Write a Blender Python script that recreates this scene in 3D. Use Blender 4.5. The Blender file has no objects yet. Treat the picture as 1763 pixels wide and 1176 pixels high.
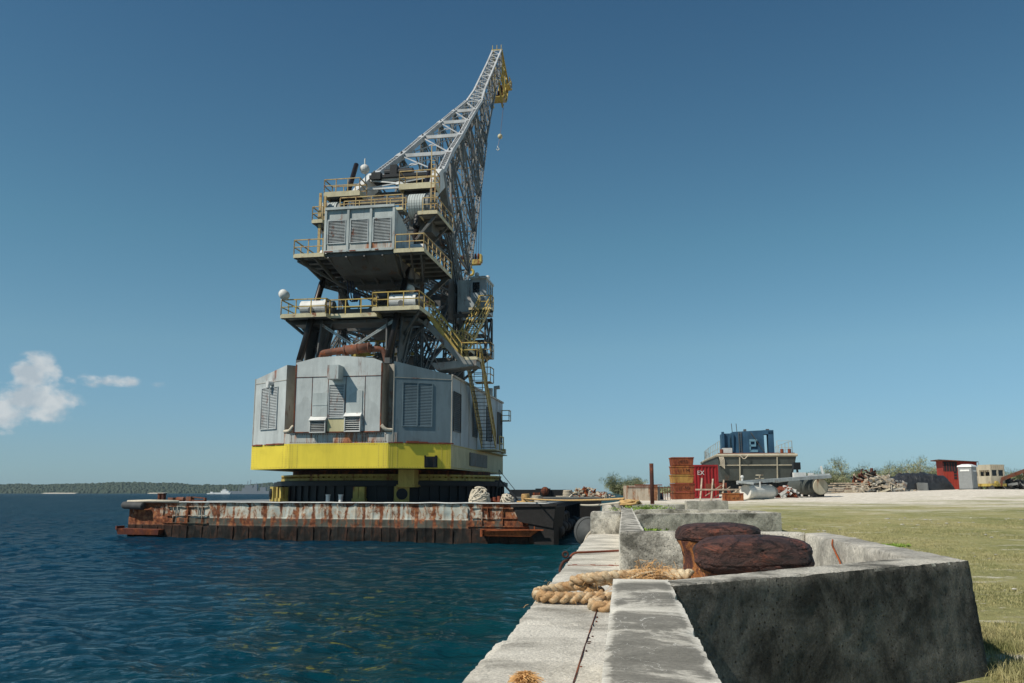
import bpy, math, random
import numpy as np
from mathutils import Vector, Matrix, noise
random.seed(7)
rng = np.random.default_rng(7)
C = bpy.context.scene.collection
sc = bpy.context.scene
R = math.radians
# ---------------------------------------------------------------- camera
FPX, CX, CY, HZ, H = 1500., 881.5, 588., 848., 1.6
PITCH = math.atan((HZ - CY) / FPX)
cam = bpy.data.cameras.new('camera')
co = bpy.data.objects.new('camera', cam); C.objects.link(co)
co.location = (0, 0, H); co.rotation_euler = (R(90) + PITCH, 0, 0)
cam.sensor_width = 36; cam.lens = FPX / 1763 * 36
cam.clip_start = .05; cam.clip_end = 20000
sc.camera = co
# ---------------------------------------------------------------- sun, sky, exposure
SUN_EL, SX, SY = R(48), -.84, -.54           # direction towards the sun (horizontal part)
SUN_AZ = math.atan2(SX, SY)                  # clockwise from +Y
sc.view_settings.view_transform = 'Standard'; sc.view_settings.look = 'None'
sc.view_settings.exposure = 0.0; sc.view_settings.gamma = 1
w = bpy.data.worlds.new('World'); sc.world = w; w.use_nodes = True
nt = w.node_tree; nt.nodes.clear()
WN = nt.nodes.new; WL = nt.links.new
out = WN('ShaderNodeOutputWorld'); bg = WN('ShaderNodeBackground')
sky = WN('ShaderNodeTexSky'); sky.sky_type = 'NISHITA'; sky.sun_disc = False
sky.sun_elevation = SUN_EL; sky.sun_rotation = SUN_AZ
sky.air_density = 1.0; sky.dust_density = .15; sky.ozone_density = 1.6; sky.altitude = 0
bg.inputs[1].default_value = .092
def wmath(op, a, b=None, c=None):
    n = WN('ShaderNodeMath'); n.operation = op
    for i, v in enumerate((a, b, c)):
        if v is None: continue
        if isinstance(v, (int, float)): n.inputs[i].default_value = v
        else: WL(v, n.inputs[i])
    return n.outputs[0]
tc = WN('ShaderNodeTexCoord'); sp = WN('ShaderNodeSeparateXYZ'); WL(tc.outputs['Generated'], sp.inputs[0])
az = wmath('ARCTAN2', sp.outputs[0], sp.outputs[1]); el = wmath('ARCSINE', sp.outputs[2])
cb = WN('ShaderNodeCombineXYZ'); WL(az, cb.inputs[0]); WL(el, cb.inputs[1])
nz = WN('ShaderNodeTexNoise'); nz.inputs['Scale'].default_value = 42; nz.inputs['Detail'].default_value = 7; nz.inputs['Roughness'].default_value = .58
mp = WN('ShaderNodeMapping'); mp.inputs['Scale'].default_value = (1, 1.5, 1); WL(cb.outputs[0], mp.inputs[0]); WL(mp.outputs[0], nz.inputs['Vector'])
def blob(ca, ce, ra, re, k):      # soft elliptical cloud region
    dx = wmath('DIVIDE', wmath('SUBTRACT', az, ca), ra); dy = wmath('DIVIDE', wmath('SUBTRACT', el, ce), re)
    d = wmath('ADD', wmath('MULTIPLY', dx, dx), wmath('MULTIPLY', dy, dy))
    return wmath('MULTIPLY', wmath('SUBTRACT', 1, wmath('MINIMUM', d, 1)), k)
def pazel(px, py):
    u, v = px - CX, py - CY
    x, y, z = u, FPX*math.cos(PITCH)+v*math.sin(PITCH), FPX*math.sin(PITCH)-v*math.cos(PITCH)
    return math.atan2(x, y), math.atan2(z, math.hypot(x, y))
blobs = [(62, 640, 42, 40, 1.0), (60, 690, 78, 42, 1.0), (10, 710, 50, 40, .9), (182, 656, 62, 15, .75), (268, 664, 24, 10, .45), (125, 655, 20, 10, .5)]
m = None
for (x, y, rx, ry, k) in blobs:
    a0, e0 = pazel(x, y); b = blob(a0, e0, rx/FPX, ry/FPX, k)
    m = b if m is None else wmath('MAXIMUM', m, b)
dens = wmath('MULTIPLY', wmath('ADD', wmath('MULTIPLY', m, .78), wmath('MULTIPLY', nz.outputs[0], 1.5)), .62)
cr = WN('ShaderNodeValToRGB'); WL(dens, cr.inputs[0])
cr.color_ramp.interpolation = 'EASE'; cr.color_ramp.elements[0].position = .585; cr.color_ramp.elements[0].color = (0, 0, 0, 1)
cr.color_ramp.elements[1].position = .93; cr.color_ramp.elements[1].color = (1, 1, 1, 1)
fac = wmath('MULTIPLY', wmath('MULTIPLY', cr.outputs[0], wmath('MINIMUM', wmath('MULTIPLY', m, 3), 1)), .85)
air = WN('ShaderNodeValToRGB'); WL(wmath('MULTIPLY', el, 1/.8), air.inputs[0]); ae = air.color_ramp.elements
air_stops = [(0, (.55, .90, 1.4)), (.045, (.68, .97, 1.30)), (.16, (.92, 1.25, 1.27)), (.28, (.82, 1.27, 1.22)), (.55, (.61, 1.03, 1.12))]
while len(ae) < len(air_stops): ae.new(.5)
for i_, (p_, c_) in enumerate(air_stops): ae[i_].position = p_/.8; ae[i_].color = (c_[0]/1.4, c_[1]/1.4, c_[2]/1.4, 1)
tm = WN('ShaderNodeMix'); tm.data_type = 'RGBA'; tm.blend_type = 'MULTIPLY'; tm.inputs[0].default_value = 1; WL(sky.outputs[0], tm.inputs[6]); WL(air.outputs[0], tm.inputs[7]); tinted = tm.outputs[2]
mix = WN('ShaderNodeMix'); mix.data_type = 'RGBA'; WL(fac, mix.inputs[0]); WL(tinted, mix.inputs[6])
nz3 = WN('ShaderNodeTexNoise'); nz3.inputs['Scale'].default_value = 48; nz3.inputs['Detail'].default_value = 4; WL(cb.outputs[0], nz3.inputs['Vector'])
cc = WN('ShaderNodeValToRGB'); WL(nz3.outputs[0], cc.inputs[0]); cc.color_ramp.elements[0].position = .38; cc.color_ramp.elements[0].color = (.68, .76, .82, 1); cc.color_ramp.elements[1].position = .62; cc.color_ramp.elements[1].color = (.95, .99, 1, 1)
cm = WN('ShaderNodeVectorMath'); cm.operation = 'SCALE'; WL(cc.outputs[0], cm.inputs[0]); cm.inputs['Scale'].default_value = 7.4; WL(cm.outputs[0], mix.inputs[7])
WL(mix.outputs[2], bg.inputs[0]); WL(bg.outputs[0], out.inputs[0])
sl = bpy.data.lights.new('sun', 'SUN'); sl.energy = 4.7; sl.angle = R(.53); sl.color = (1, .935, .82)
so = bpy.data.objects.new('sun', sl); C.objects.link(so)
hn = math.hypot(SX, SY); sd = Vector((SX/hn*math.cos(SUN_EL), SY/hn*math.cos(SUN_EL), math.sin(SUN_EL)))
so.rotation_euler = sd.to_track_quat('Z', 'Y').to_euler(); so.location = (-30, -20, 60)

# ---------------------------------------------------------------- materials
def node_mat(name):
    m = bpy.data.materials.new(name); m.use_nodes = True
    return m, m.node_tree.nodes, m.node_tree.links, m.node_tree.nodes['Principled BSDF']
def rgb(c): return (c[0], c[1], c[2], 1)
def tex(n, l, scale, detail=5, rough=.6, sc3=(1, 1, 1), coord='Object', dist=0, loc=(0, 0, 0)):
    t = n.new('ShaderNodeTexCoord'); mp = n.new('ShaderNodeMapping'); mp.inputs['Scale'].default_value = sc3; mp.inputs['Location'].default_value = loc
    nz = n.new('ShaderNodeTexNoise'); nz.inputs['Scale'].default_value = scale; nz.inputs['Detail'].default_value = detail
    nz.inputs['Roughness'].default_value = rough; nz.inputs['Distortion'].default_value = dist
    l.new(t.outputs[coord], mp.inputs[0]); l.new(mp.outputs[0], nz.inputs['Vector']); return nz.outputs[0]
def ramp(n, l, f, stops):
    r = n.new('ShaderNodeValToRGB'); l.new(f, r.inputs[0]); e = r.color_ramp.elements
    while len(e) < len(stops): e.new(.5)
    for i, (p, c) in enumerate(stops):
        e[i].position = p; e[i].color = rgb(c) if isinstance(c, tuple) else (c, c, c, 1)
    return r.outputs[0]
def mixc(n, l, f, a, b, mode='MIX'):
    m = n.new('ShaderNodeMix'); m.data_type = 'RGBA'; m.blend_type = mode
    if isinstance(f, (int, float)): m.inputs[0].default_value = f
    else: l.new(f, m.inputs[0])
    for i, v in ((6, a), (7, b)):
        if isinstance(v, tuple): m.inputs[i].default_value = rgb(v)
        else: l.new(v, m.inputs[i])
    return m.outputs[2]
def math_n(n, l, op, a, b=None, c=None, clamp=False):
    x = n.new('ShaderNodeMath'); x.operation = op; x.use_clamp = clamp
    for i, v in enumerate((a, b, c)):
        if v is None: continue
        if isinstance(v, (int, float)): x.inputs[i].default_value = v
        else: l.new(v, x.inputs[i])
    return x.outputs[0]
def bump(n, l, b, f, strength, dist=.02):
    bp = n.new('ShaderNodeBump'); bp.inputs['Strength'].default_value = strength; bp.inputs['Distance'].default_value = dist
    l.new(f, bp.inputs['Height']); l.new(bp.outputs[0], b.inputs['Normal'])
RUST = (.16, .045, .016)
def paint(name, col, rust=.3, scale=1.5, streak=.22, rough=.55, var=.25, rustc=RUST, bmp=.3, dent=0, dirt=.8):
    m, n, l, b = node_mat(name)
    v = tex(n, l, scale*.7, 6, .6)
    c = ramp(n, l, v, [(.3, tuple(x*(1-var) for x in col)), (.7, tuple(min(1, x*(1+var*.4)) for x in col))])
    f = tex(n, l, scale*1.6, 8, .72, (1, 1, streak), dist=.3)
    t = .72 - rust*.36
    k = ramp(n, l, f, [(t-.05, 0.), (t+.05, 1.)])
    rc = ramp(n, l, tex(n, l, scale*5, 4), [(.3, tuple(x*.45 for x in rustc)), (.7, tuple(min(1, x*1.9) for x in rustc))])
    dr = ramp(n, l, tex(n, l, scale*3.0, 8, .74, (1, 1, .12), dist=.5, loc=(5, 2, 1)), [(.34, .76), (.56, 1.03)])
    c = mixc(n, l, dirt, c, dr, 'MULTIPLY')
    pt = ramp(n, l, tex(n, l, scale*1.1, 2, .4, (1, 1, .7), loc=(9, 4, 7)), [(.535, 1.), (.545, .86)])
    c = mixc(n, l, dirt, c, pt, 'MULTIPLY')
    l.new(mixc(n, l, k, c, rc), b.inputs['Base Color'])
    b.inputs['Roughness'].default_value = rough; b.inputs['Specular IOR Level'].default_value = .28
    h = f
    if dent:
        h = tex(n, l, dent, 3, .5)
    bump(n, l, b, h, bmp, .04 if dent else .02)
    return m
def pits_of(n, l, scale, thr):
    t = n.new('ShaderNodeTexCoord'); v = n.new('ShaderNodeTexVoronoi'); v.inputs['Scale'].default_value = scale; v.inputs['Randomness'].default_value = 1
    l.new(t.outputs['Object'], v.inputs['Vector']); return ramp(n, l, v.outputs['Distance'], [(thr*.35, 0.), (thr, 1.)])
def concrete(name, a=(.50, .48, .43), d=(.17, .165, .15), scale=1.4, t=(.38, .62), fine=1.0, strength=.55, aniso=(1, 1, 1), pits=.5):
    m, n, l, b = node_mat(name)
    big = tex(n, l, scale, 8, .68, aniso, dist=.4)
    base = ramp(n, l, big, [(t[0], d), (t[1], a)])
    sp_ = tex(n, l, 42*fine, 5, .75)
    sm = ramp(n, l, sp_, [(.35, .55), (.65, 1.12)])
    c = mixc(n, l, 1.0, base, sm, 'MULTIPLY')
    # lichen-dark spots
    dk = ramp(n, l, tex(n, l, 7*fine, 8, .8, loc=(3, 1, 2)), [(.60, 0.), (.68, 1.)])
    dm = n.new('ShaderNodeMath'); dm.operation = 'MULTIPLY'; dm.inputs[1].default_value = pits; l.new(dk, dm.inputs[0])
    c = mixc(n, l, dm.outputs[0], c, (.06, .06, .055))
    l.new(c, b.inputs['Base Color']); b.inputs['Roughness'].default_value = .93; b.inputs['Specular IOR Level'].default_value = .25
    ad = n.new('ShaderNodeMath'); ad.operation = 'ADD'; l.new(sp_, ad.inputs[0])
    pv = pits_of(n, l, 16*fine, .20); c = mixc(n, l, min(1, pits*.8), c, mixc(n, l, 1., c, pv, 'MULTIPLY')); l.new(c, b.inputs['Base Color'])
    sc_ = n.new('ShaderNodeMath'); sc_.operation = 'MULTIPLY'; sc_.inputs[1].default_value = 2.2; l.new(tex(n, l, 9*fine, 7, .7), sc_.inputs[0]); l.new(sc_.outputs[0], ad.inputs[1])
    bump(n, l, b, math_n(n, l, 'ADD', ad.outputs[0], math_n(n, l, 'MULTIPLY', pv, pits)), strength, .02)
    return m
def plain(name, col, rough=.6, metal=0, var=.2, scale=6, bmp=.15):
    m, n, l, b = node_mat(name)
    v = tex(n, l, scale, 5)
    l.new(ramp(n, l, v, [(.3, tuple(x*(1-var) for x in col)), (.7, tuple(min(1, x*(1+var)) for x in col))]), b.inputs['Base Color'])
    b.inputs['Roughness'].default_value = rough; b.inputs['Metallic'].default_value = metal
    if bmp: bump(n, l, b, v, bmp)
    return m
M = {}
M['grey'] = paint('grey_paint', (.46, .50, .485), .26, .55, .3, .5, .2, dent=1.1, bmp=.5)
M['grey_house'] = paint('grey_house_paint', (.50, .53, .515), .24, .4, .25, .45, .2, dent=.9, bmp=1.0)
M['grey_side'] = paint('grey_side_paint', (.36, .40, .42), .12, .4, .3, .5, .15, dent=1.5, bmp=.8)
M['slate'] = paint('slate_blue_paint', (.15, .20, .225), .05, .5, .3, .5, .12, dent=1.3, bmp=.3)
M['louvre'] = paint('louvre_paint', (.42, .45, .45), .3, 1.4, .5, .5, .2)
M['boom'] = paint('boom_paint', (.50, .51, .51), .16, .6, 1, .5, .2)
M['steel'] = paint('dark_steel', (.11, .112, .108), .3, .8, .5, .55, .35, rustc=(.09, .04, .02))
M['steel_mid'] = paint('mid_steel', (.22, .225, .215), .28, .8, .5, .55, .3, rustc=(.11, .05, .025))
M['black'] = paint('black_paint', (.018, .02, .022), .15, .6, .3, .5, .3, rustc=(.05, .02, .012))
M['screw'] = plain('greased_screw', (.022, .016, .014), .4, .5, .4)
M['yellow'] = paint('yellow_paint', (.72, .57, .055), .07, .5, .25, .5, .12, bmp=.3, dent=1.4, dirt=.45)
M['yellow_old'] = paint('old_yellow_paint', (.50, .38, .10), .35, 1, .3, .6, .25)
M['cream'] = paint('cream_paint', (.52, .47, .27), .18, .6, .3, .6, .18)
M['lattice'] = paint('shaded_lattice_paint', (.185, .19, .18), .25, .8, .5, .55, .3)  # boom grey made darker: shade inside the truss is put into the colour
M['rail'] = paint('rail_paint', (.50, .36, .10), .32, 1.6, 1, .55, .2)
M['rail_pale'] = paint('pale_rail_paint', (.52, .38, .17), .38, 1.6, 1, .55, .2)
M['deckplate'] = paint('deck_edge_paint', (.58, .52, .34), .28, .9, 1, .6, .2)
M['white'] = paint('white_paint', (.66, .66, .63), .12, .8, .4, .5, .12)
M['rustpipe'] = paint('rust_pipe', (.17, .08, .055), .5, 1.2, 1, .8, .3)
M['strip'] = paint('rust_streaked_paint', (.46, .46, .42), .50, .8, .16, .6, .12, rustc=(.26, .10, .045))
M['brownface'] = paint('recess_paint', (.44, .41, .35), .30, .7, .3, .7, .25)
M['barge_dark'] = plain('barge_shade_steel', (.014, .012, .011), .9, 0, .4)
M['orange_rust'] = paint('orange_rust', (.33, .085, .025), .55, 1.4, .3, .8, .3)
M['dark_rust'] = paint('dark_rust', (.075, .03, .022), .5, 1.2, .5, .85, .35)
M['brick_rust'] = paint('brick_rust', (.24, .07, .04), .4, 1.5, .5, .8, .3)
M['sponson'] = paint('sponson_rust', (.15, .045, .03), .5, 1.2, .4, .85, .3)
M['rib'] = paint('rib_rust', (.035, .028, .022), .4, 1.2, .4, .9, .3, rustc=(.10, .04, .025))
M['red'] = paint('container_red', (.30, .022, .025), .12, .9, .3, .5, .15)
M['shedred'] = paint('shed_red', (.36, .045, .03), .25, .8, .2, .7, .25)
M['blue'] = paint('boat_blue', (.03, .085, .15), .2, .8, .3, .5, .3)
M['lblue'] = paint('boat_light_blue', (.16, .32, .42), .1, .8, .3, .5, .2)
M['hull'] = paint('boat_hull', (.075, .085, .078), .25, .6, .4, .7, .35, rustc=(.08, .06, .045))
M['beige'] = paint('beige_paint', (.50, .45, .34), .25, .7, .3, .7, .2)
M['toilet'] = plain('toilet_plastic', (.24, .25, .25), .5, 0, .1)
M['float'] = paint('float_white', (.72, .70, .64), .12, .8, .5, .5, .1, dirt=.4)
M['whitep'] = plain('white_plastic', (.72, .72, .70), .5, 0, .08)
M['tarp'] = plain('black_tarp', (.026, .027, .029), .38, 0, .4, 3, .6)
M['glass'] = plain('dark_glass', (.012, .014, .018), .12, 0, .2, 2, 0)
M['wood'] = plain('weathered_wood', (.38, .31, .23), .85, 0, .45, 5, .4)
M['cable'] = plain('steel_cable', (.045, .045, .07), .5, .4, .2)
M['rubber'] = plain('rubber', (.05, .05, .05), .75, 0, .3, 2, .3)
M['fender'] = plain('fender_foam', (.06, .062, .06), .8, 0, .3, 2, .4)
M['ropew'] = plain('pale_rope', (.52, .46, .36), .9, 0, .25, 10, .5)
M['ropet'] = plain('tan_rope', (.50, .32, .13), .9, 0, .3, 10, .5)
M['concrete_led'] = concrete('quay_ledge_concrete', (.78, .73, .63), (.34, .315, .265), 1.1, (.33, .56), 1, .7, (.8, 1.2, 1), .3)
def mk_parapet():
    m, n, l, b = node_mat('parapet_concrete')
    t = n.new('ShaderNodeTexCoord'); s = n.new('ShaderNodeSeparateXYZ'); l.new(t.outputs['Object'], s.inputs[0])
    p1 = tex(n, l, 2.3, 9, .70, (.9, 1.0, 1), dist=.6)
    ed = math_n(n, l, 'MULTIPLY', math_n(n, l, 'MAXIMUM', math_n(n, l, 'SUBTRACT', math_n(n, l, 'ABSOLUTE', math_n(n, l, 'SUBTRACT', s.outputs[0], .197)), .155), 0), 4.2)
    en = math_n(n, l, 'MULTIPLY', math_n(n, l, 'MAXIMUM', math_n(n, l, 'SUBTRACT', 1, math_n(n, l, 'ABSOLUTE', math_n(n, l, 'MULTIPLY', math_n(n, l, 'SUBTRACT', s.outputs[1], 3.5), 2.6))), 0), .35)
    k = math_n(n, l, 'ADD', p1, math_n(n, l, 'ADD', ed, en))
    c = ramp(n, l, k, [(.36, (.17, .16, .135)), (.50, (.255, .24, .205)), (.545, (.48, .45, .385)), (.66, (.72, .68, .59))])
    fn = tex(n, l, 55, 5, .75); st_ = tex(n, l, 3, 7, .7, (1.2, 14, 1))
    c = mixc(n, l, 1., c, ramp(n, l, fn, [(.32, .68), (.66, 1.1)]), 'MULTIPLY'); c = mixc(n, l, .18, c, ramp(n, l, st_, [(.36, .62), (.6, 1.08)]), 'MULTIPLY')
    cr_ = tex(n, l, 1.6, 5, .6, (1, .6, 1), dist=1.2)      # hairline cracks, white lime
    ck = math_n(n, l, 'LESS_THAN', math_n(n, l, 'ABSOLUTE', math_n(n, l, 'SUBTRACT', cr_, .5)), .0022)
    c = mixc(n, l, math_n(n, l, 'MULTIPLY', ck, .6), c, (.66, .64, .58))
    l.new(c, b.inputs['Base Color']); b.inputs['Roughness'].default_value = .93; b.inputs['Specular IOR Level'].default_value = .2
    bump(n, l, b, math_n(n, l, 'ADD', fn, math_n(n, l, 'MULTIPLY', p1, 1.5)), .45, .012); return m
M['concrete_top'] = None
M['concrete_pit'] = concrete('pit_concrete', (.72, .67, .57), (.155, .145, .12), 1.6, (.38, .57), 1.2, .8, (1, 1, 1), .85)
M['concrete_far'] = concrete('pale_concrete', (.62, .58, .50), (.26, .245, .215), 1.2, (.35, .6), .6, .5)
M['mould_shade'] = concrete('mould_and_shade_concrete', (.29, .265, .22), (.055, .052, .043), 2.2, (.38, .62), 1.1, 1.0, (1, 1, 1), .85)  # dark mottled mould, with the front face's deep shade also put into the colour
# coarse brown rope with fibre bump
def mk_rope():
    m, n, l, b = node_mat('hawser_fibre')
    f = tex(n, l, 60, 6, .8, (1, 1, 1))
    c = ramp(n, l, f, [(.3, (.36, .27, .15)), (.7, (.84, .71, .50))])
    c2 = ramp(n, l, tex(n, l, 3.5, 4), [(.45, (.68, .50, .36)), (.65, (1., 1., 1.))])
    l.new(mixc(n, l, 1., c, c2, 'MULTIPLY'), b.inputs['Base Color']); b.inputs['Roughness'].default_value = .95
    bump(n, l, b, f, .9, .008); return m
M['hawser'] = mk_rope()
M['fray'] = plain('frayed_fibre', (.58, .33, .13), .95, 0, .35, 20, 0)
def mk_bollard():
    m, n, l, b = node_mat('flaking_rust')
    s = tex(n, l, 3.6, 9, .78, (1, 1, 1.7), dist=.6)
    c = ramp(n, l, s, [(.32, (.012, .007, .006)), (.45, (.05, .022, .017)), (.57, (.10, .04, .028)), (.63, (.22, .062, .03)), (.69, (.12, .05, .035))])
    cr_ = tex(n, l, 2.2, 7, .65, (.8, .8, 3.0), dist=1.)
    ln = ramp(n, l, math_n(n, l, 'ABSOLUTE', math_n(n, l, 'SUBTRACT', cr_, .5)), [(.002, .35), (.016, 1.)])
    c = mixc(n, l, 1., mixc(n, l, 1., c, ln, 'MULTIPLY'), (1.0, .98, 1.0), 'MULTIPLY')
    l.new(c, b.inputs['Base Color']); b.inputs['Roughness'].default_value = .62
    bump(n, l, b, math_n(n, l, 'ADD', math_n(n, l, 'MULTIPLY', s, 1.), math_n(n, l, 'MULTIPLY', ln, .25)), 1., .07); return m
M['bollard'] = mk_bollard()
def mk_post():
    m, n, l, b = node_mat('orange_flaked_rust')
    s = tex(n, l, 4.5, 9, .75, (1, 1, .6), dist=.8)
    c = ramp(n, l, s, [(.35, (.03, .014, .012)), (.48, (.11, .035, .022)), (.56, (.42, .16, .04)), (.7, (.2, .06, .03))])
    l.new(c, b.inputs['Base Color']); b.inputs['Roughness'].default_value = .85
    bump(n, l, b, s, .9, .05); return m
M['bollard_post'] = mk_post()
def mk_barge():
    m, n, l, b = node_mat('barge_side')
    t = n.new('ShaderNodeTexCoord'); s = n.new('ShaderNodeSeparateXYZ'); l.new(t.outputs['Object'], s.inputs[0])
    v = tex(n, l, .9, 6)
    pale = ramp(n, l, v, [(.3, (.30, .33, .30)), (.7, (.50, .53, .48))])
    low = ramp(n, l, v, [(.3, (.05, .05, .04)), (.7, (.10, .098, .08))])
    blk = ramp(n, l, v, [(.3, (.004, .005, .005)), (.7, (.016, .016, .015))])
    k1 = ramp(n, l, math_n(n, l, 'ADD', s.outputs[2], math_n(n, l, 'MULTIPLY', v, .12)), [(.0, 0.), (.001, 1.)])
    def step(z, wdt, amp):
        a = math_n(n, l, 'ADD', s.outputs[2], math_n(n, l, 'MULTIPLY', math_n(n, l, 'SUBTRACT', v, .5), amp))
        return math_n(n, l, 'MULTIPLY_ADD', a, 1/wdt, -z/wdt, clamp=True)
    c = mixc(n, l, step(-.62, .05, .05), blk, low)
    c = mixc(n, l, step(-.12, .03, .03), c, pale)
    # rust, heavier near the plate seams, at the deck edge and towards both ends (vertical runs)
    f = tex(n, l, 1.7, 10, .78, (1, 1, .5), dist=.5)
    ends = math_n(n, l, 'MULTIPLY', math_n(n, l, 'SUBTRACT', math_n(n, l, 'ABSOLUTE', math_n(n, l, 'SUBTRACT', s.outputs[0], 15.3)), 9.5, clamp=False), .030)
    ends = math_n(n, l, 'MAXIMUM', ends, 0)
    seam = math_n(n, l, 'ABSOLUTE', math_n(n, l, 'SUBTRACT', math_n(n, l, 'FRACT', math_n(n, l, 'DIVIDE', s.outputs[0], 1.22)), .5))
    seam = math_n(n, l, 'MULTIPLY', math_n(n, l, 'MAXIMUM', math_n(n, l, 'SUBTRACT', seam, .36), 0), 1.0)
    top = math_n(n, l, 'MULTIPLY', math_n(n, l, 'MAXIMUM', math_n(n, l, 'SUBTRACT', s.outputs[2], .62), 0), .2)
    tot = math_n(n, l, 'ADD', math_n(n, l, 'ADD', f, ends), math_n(n, l, 'ADD', seam, top))
    k = ramp(n, l, tot, [(.515, 0.), (.585, 1.)])
    rc = ramp(n, l, tex(n, l, 4, 6), [(.3, (.05, .022, .015)), (.5, (.17, .058, .028)), (.7, (.34, .145, .06))])
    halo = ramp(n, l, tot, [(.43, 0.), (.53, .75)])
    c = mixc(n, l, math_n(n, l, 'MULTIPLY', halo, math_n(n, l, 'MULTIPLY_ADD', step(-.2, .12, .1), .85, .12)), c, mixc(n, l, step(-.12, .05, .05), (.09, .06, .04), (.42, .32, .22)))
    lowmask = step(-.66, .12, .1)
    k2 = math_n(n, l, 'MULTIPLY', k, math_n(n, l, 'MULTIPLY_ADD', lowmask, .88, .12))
    l.new(mixc(n, l, k2, c, rc), b.inputs['Base Color']); b.inputs['Roughness'].default_value = .75; b.inputs['Specular IOR Level'].default_value = .15
    bump(n, l, b, f, .5, .05); return m
M["barge"] = mk_barge(); M['concrete_top'] = mk_parapet()
def mk_ground():
    m, n, l, b = node_mat('grass_and_coral_ground')
    t = n.new('ShaderNodeTexCoord'); s = n.new('ShaderNodeSeparateXYZ'); l.new(t.outputs['Object'], s.inputs[0])
    g1 = tex(n, l, .35, 8, .7, (1, .5, 1)); g2 = tex(n, l, 9, 8, .8)
    grass = ramp(n, l, g1, [(.35, (.22, .225, .085)), (.5, (.33, .315, .135)), (.65, (.42, .37, .18))])
    gm = ramp(n, l, g2, [(.3, .55), (.7, 1.2)])
    grass = mixc(n, l, 1., grass, gm, 'MULTIPLY')
    coral = ramp(n, l, tex(n, l, 2.5, 9, .75), [(.3, (.44, .39, .31)), (.6, (.76, .70, .60))])
    yy = math_n(n, l, 'SUBTRACT', s.outputs[1], math_n(n, l, 'MULTIPLY', s.outputs[0], .22))
    a = math_n(n, l, 'ADD', math_n(n, l, 'MULTIPLY_ADD', yy, 1/14., -38/14.), math_n(n, l, 'MULTIPLY_ADD', tex(n, l, .3, 8, .72, (.5, 1.6, 1)), 4.5, -2.2))
    k = math_n(n, l, 'ADD', a, 0, clamp=True)
    # bare pale patches scattered in the grass
    pt = ramp(n, l, tex(n, l, .8, 9, .80, (.6, 2.2, 1), loc=(7, 3, 0)), [(.555, 0.), (.63, 1.)])
    pt2 = ramp(n, l, tex(n, l, 5.5, 4, .6, (.7, 1.3, 1)), [(.66, 0.), (.69, .8)])
    k = math_n(n, l, 'MAXIMUM', k, math_n(n, l, 'MAXIMUM', math_n(n, l, 'MULTIPLY', pt, .8), pt2))
    # bare sandy soil by the corner of the near pit
    ex = math_n(n, l, 'MULTIPLY', math_n(n, l, 'SUBTRACT', s.outputs[0], 5.3), .75); ey = math_n(n, l, 'MULTIPLY', math_n(n, l, 'SUBTRACT', s.outputs[1], 8.75), 1.5)
    rr = math_n(n, l, 'SUBTRACT', 1, math_n(n, l, 'SQRT', math_n(n, l, 'ADD', math_n(n, l, 'MULTIPLY', ex, ex), math_n(n, l, 'MULTIPLY', ey, ey))))
    k = math_n(n, l, 'MAXIMUM', k, ramp(n, l, math_n(n, l, 'ADD', math_n(n, l, 'MULTIPLY', rr, .8), math_n(n, l, 'SUBTRACT', tex(n, l, 3, 7, .75), .5)), [(.18, 0.), (.34, .9)]))
    l.new(mixc(n, l, k, grass, coral), b.inputs['Base Color']); b.inputs['Roughness'].default_value = 1; b.inputs['Specular IOR Level'].default_value = .1
    bump(n, l, b, g2, .8, .06); return m
M['ground'] = mk_ground()
def mk_water():
    m, n, l, b = node_mat('sea_water')
    t = n.new('ShaderNodeTexCoord'); s = n.new('ShaderNodeSeparateXYZ'); l.new(t.outputs['Object'], s.inputs[0])
    # greener where the bottom is shallow beside the quay
    d = math_n(n, l, 'MULTIPLY_ADD', math_n(n, l, 'SUBTRACT', s.outputs[0], math_n(n, l, 'MULTIPLY', s.outputs[1], .06)), 1/16., .92)
    d = math_n(n, l, 'ADD', d, math_n(n, l, 'MULTIPLY_ADD', tex(n, l, .08, 3), .8, -.4), clamp=True)
    c = mixc(n, l, d, (.0012, .029, .058), (.0016, .037, .042))
    l.new(c, b.inputs['Base Color'])
    b.inputs['Roughness'].default_value = .6; b.inputs['Specular IOR Level'].default_value = 0
    f1 = tex(n, l, 2.2, 6, .6, (1, 1.3, 1), dist=.3); f2 = tex(n, l, .35, 5, .6, (.6, 1.2, 1))
    ad = math_n(n, l, 'ADD', math_n(n, l, 'MULTIPLY', f1, .25), math_n(n, l, 'MULTIPLY', f2, .9))
    bp = n.new('ShaderNodeBump'); bp.inputs['Strength'].default_value = .85; l.new(ad, bp.inputs['Height']); l.new(bp.outputs[0], b.inputs['Normal'])
    l.new(math_n(n, l, 'MULTIPLY_ADD', math_n(n, l, 'MULTIPLY', s.outputs[1], 1/90., clamp=True), 1.5, .22), bp.inputs['Distance'])
    gl = n.new('ShaderNodeBsdfGlossy'); gl.inputs['Color'].default_value = (.50, .54, .54, 1); gl.inputs['Roughness'].default_value = .05; l.new(bp.outputs[0], gl.inputs['Normal'])
    fr = n.new('ShaderNodeFresnel'); fr.inputs['IOR'].default_value = 1.33; l.new(bp.outputs[0], fr.inputs['Normal'])
    mx = n.new('ShaderNodeMixShader'); l.new(fr.outputs[0], mx.inputs[0]); l.new(b.outputs[0], mx.inputs[1]); l.new(gl.outputs[0], mx.inputs[2])
    l.new(mx.outputs[0], n['Material Output'].inputs['Surface']); return m
M['water'] = mk_water()
def leafm(name, a, b_):
    m, n, l, b = node_mat(name)
    l.new(ramp(n, l, tex(n, l, 2.5, 4, .7), [(.3, a), (.7, b_)]), b.inputs['Base Color']); b.inputs['Roughness'].default_value = .7; b.inputs['Specular IOR Level'].default_value = .25
    return m
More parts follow.
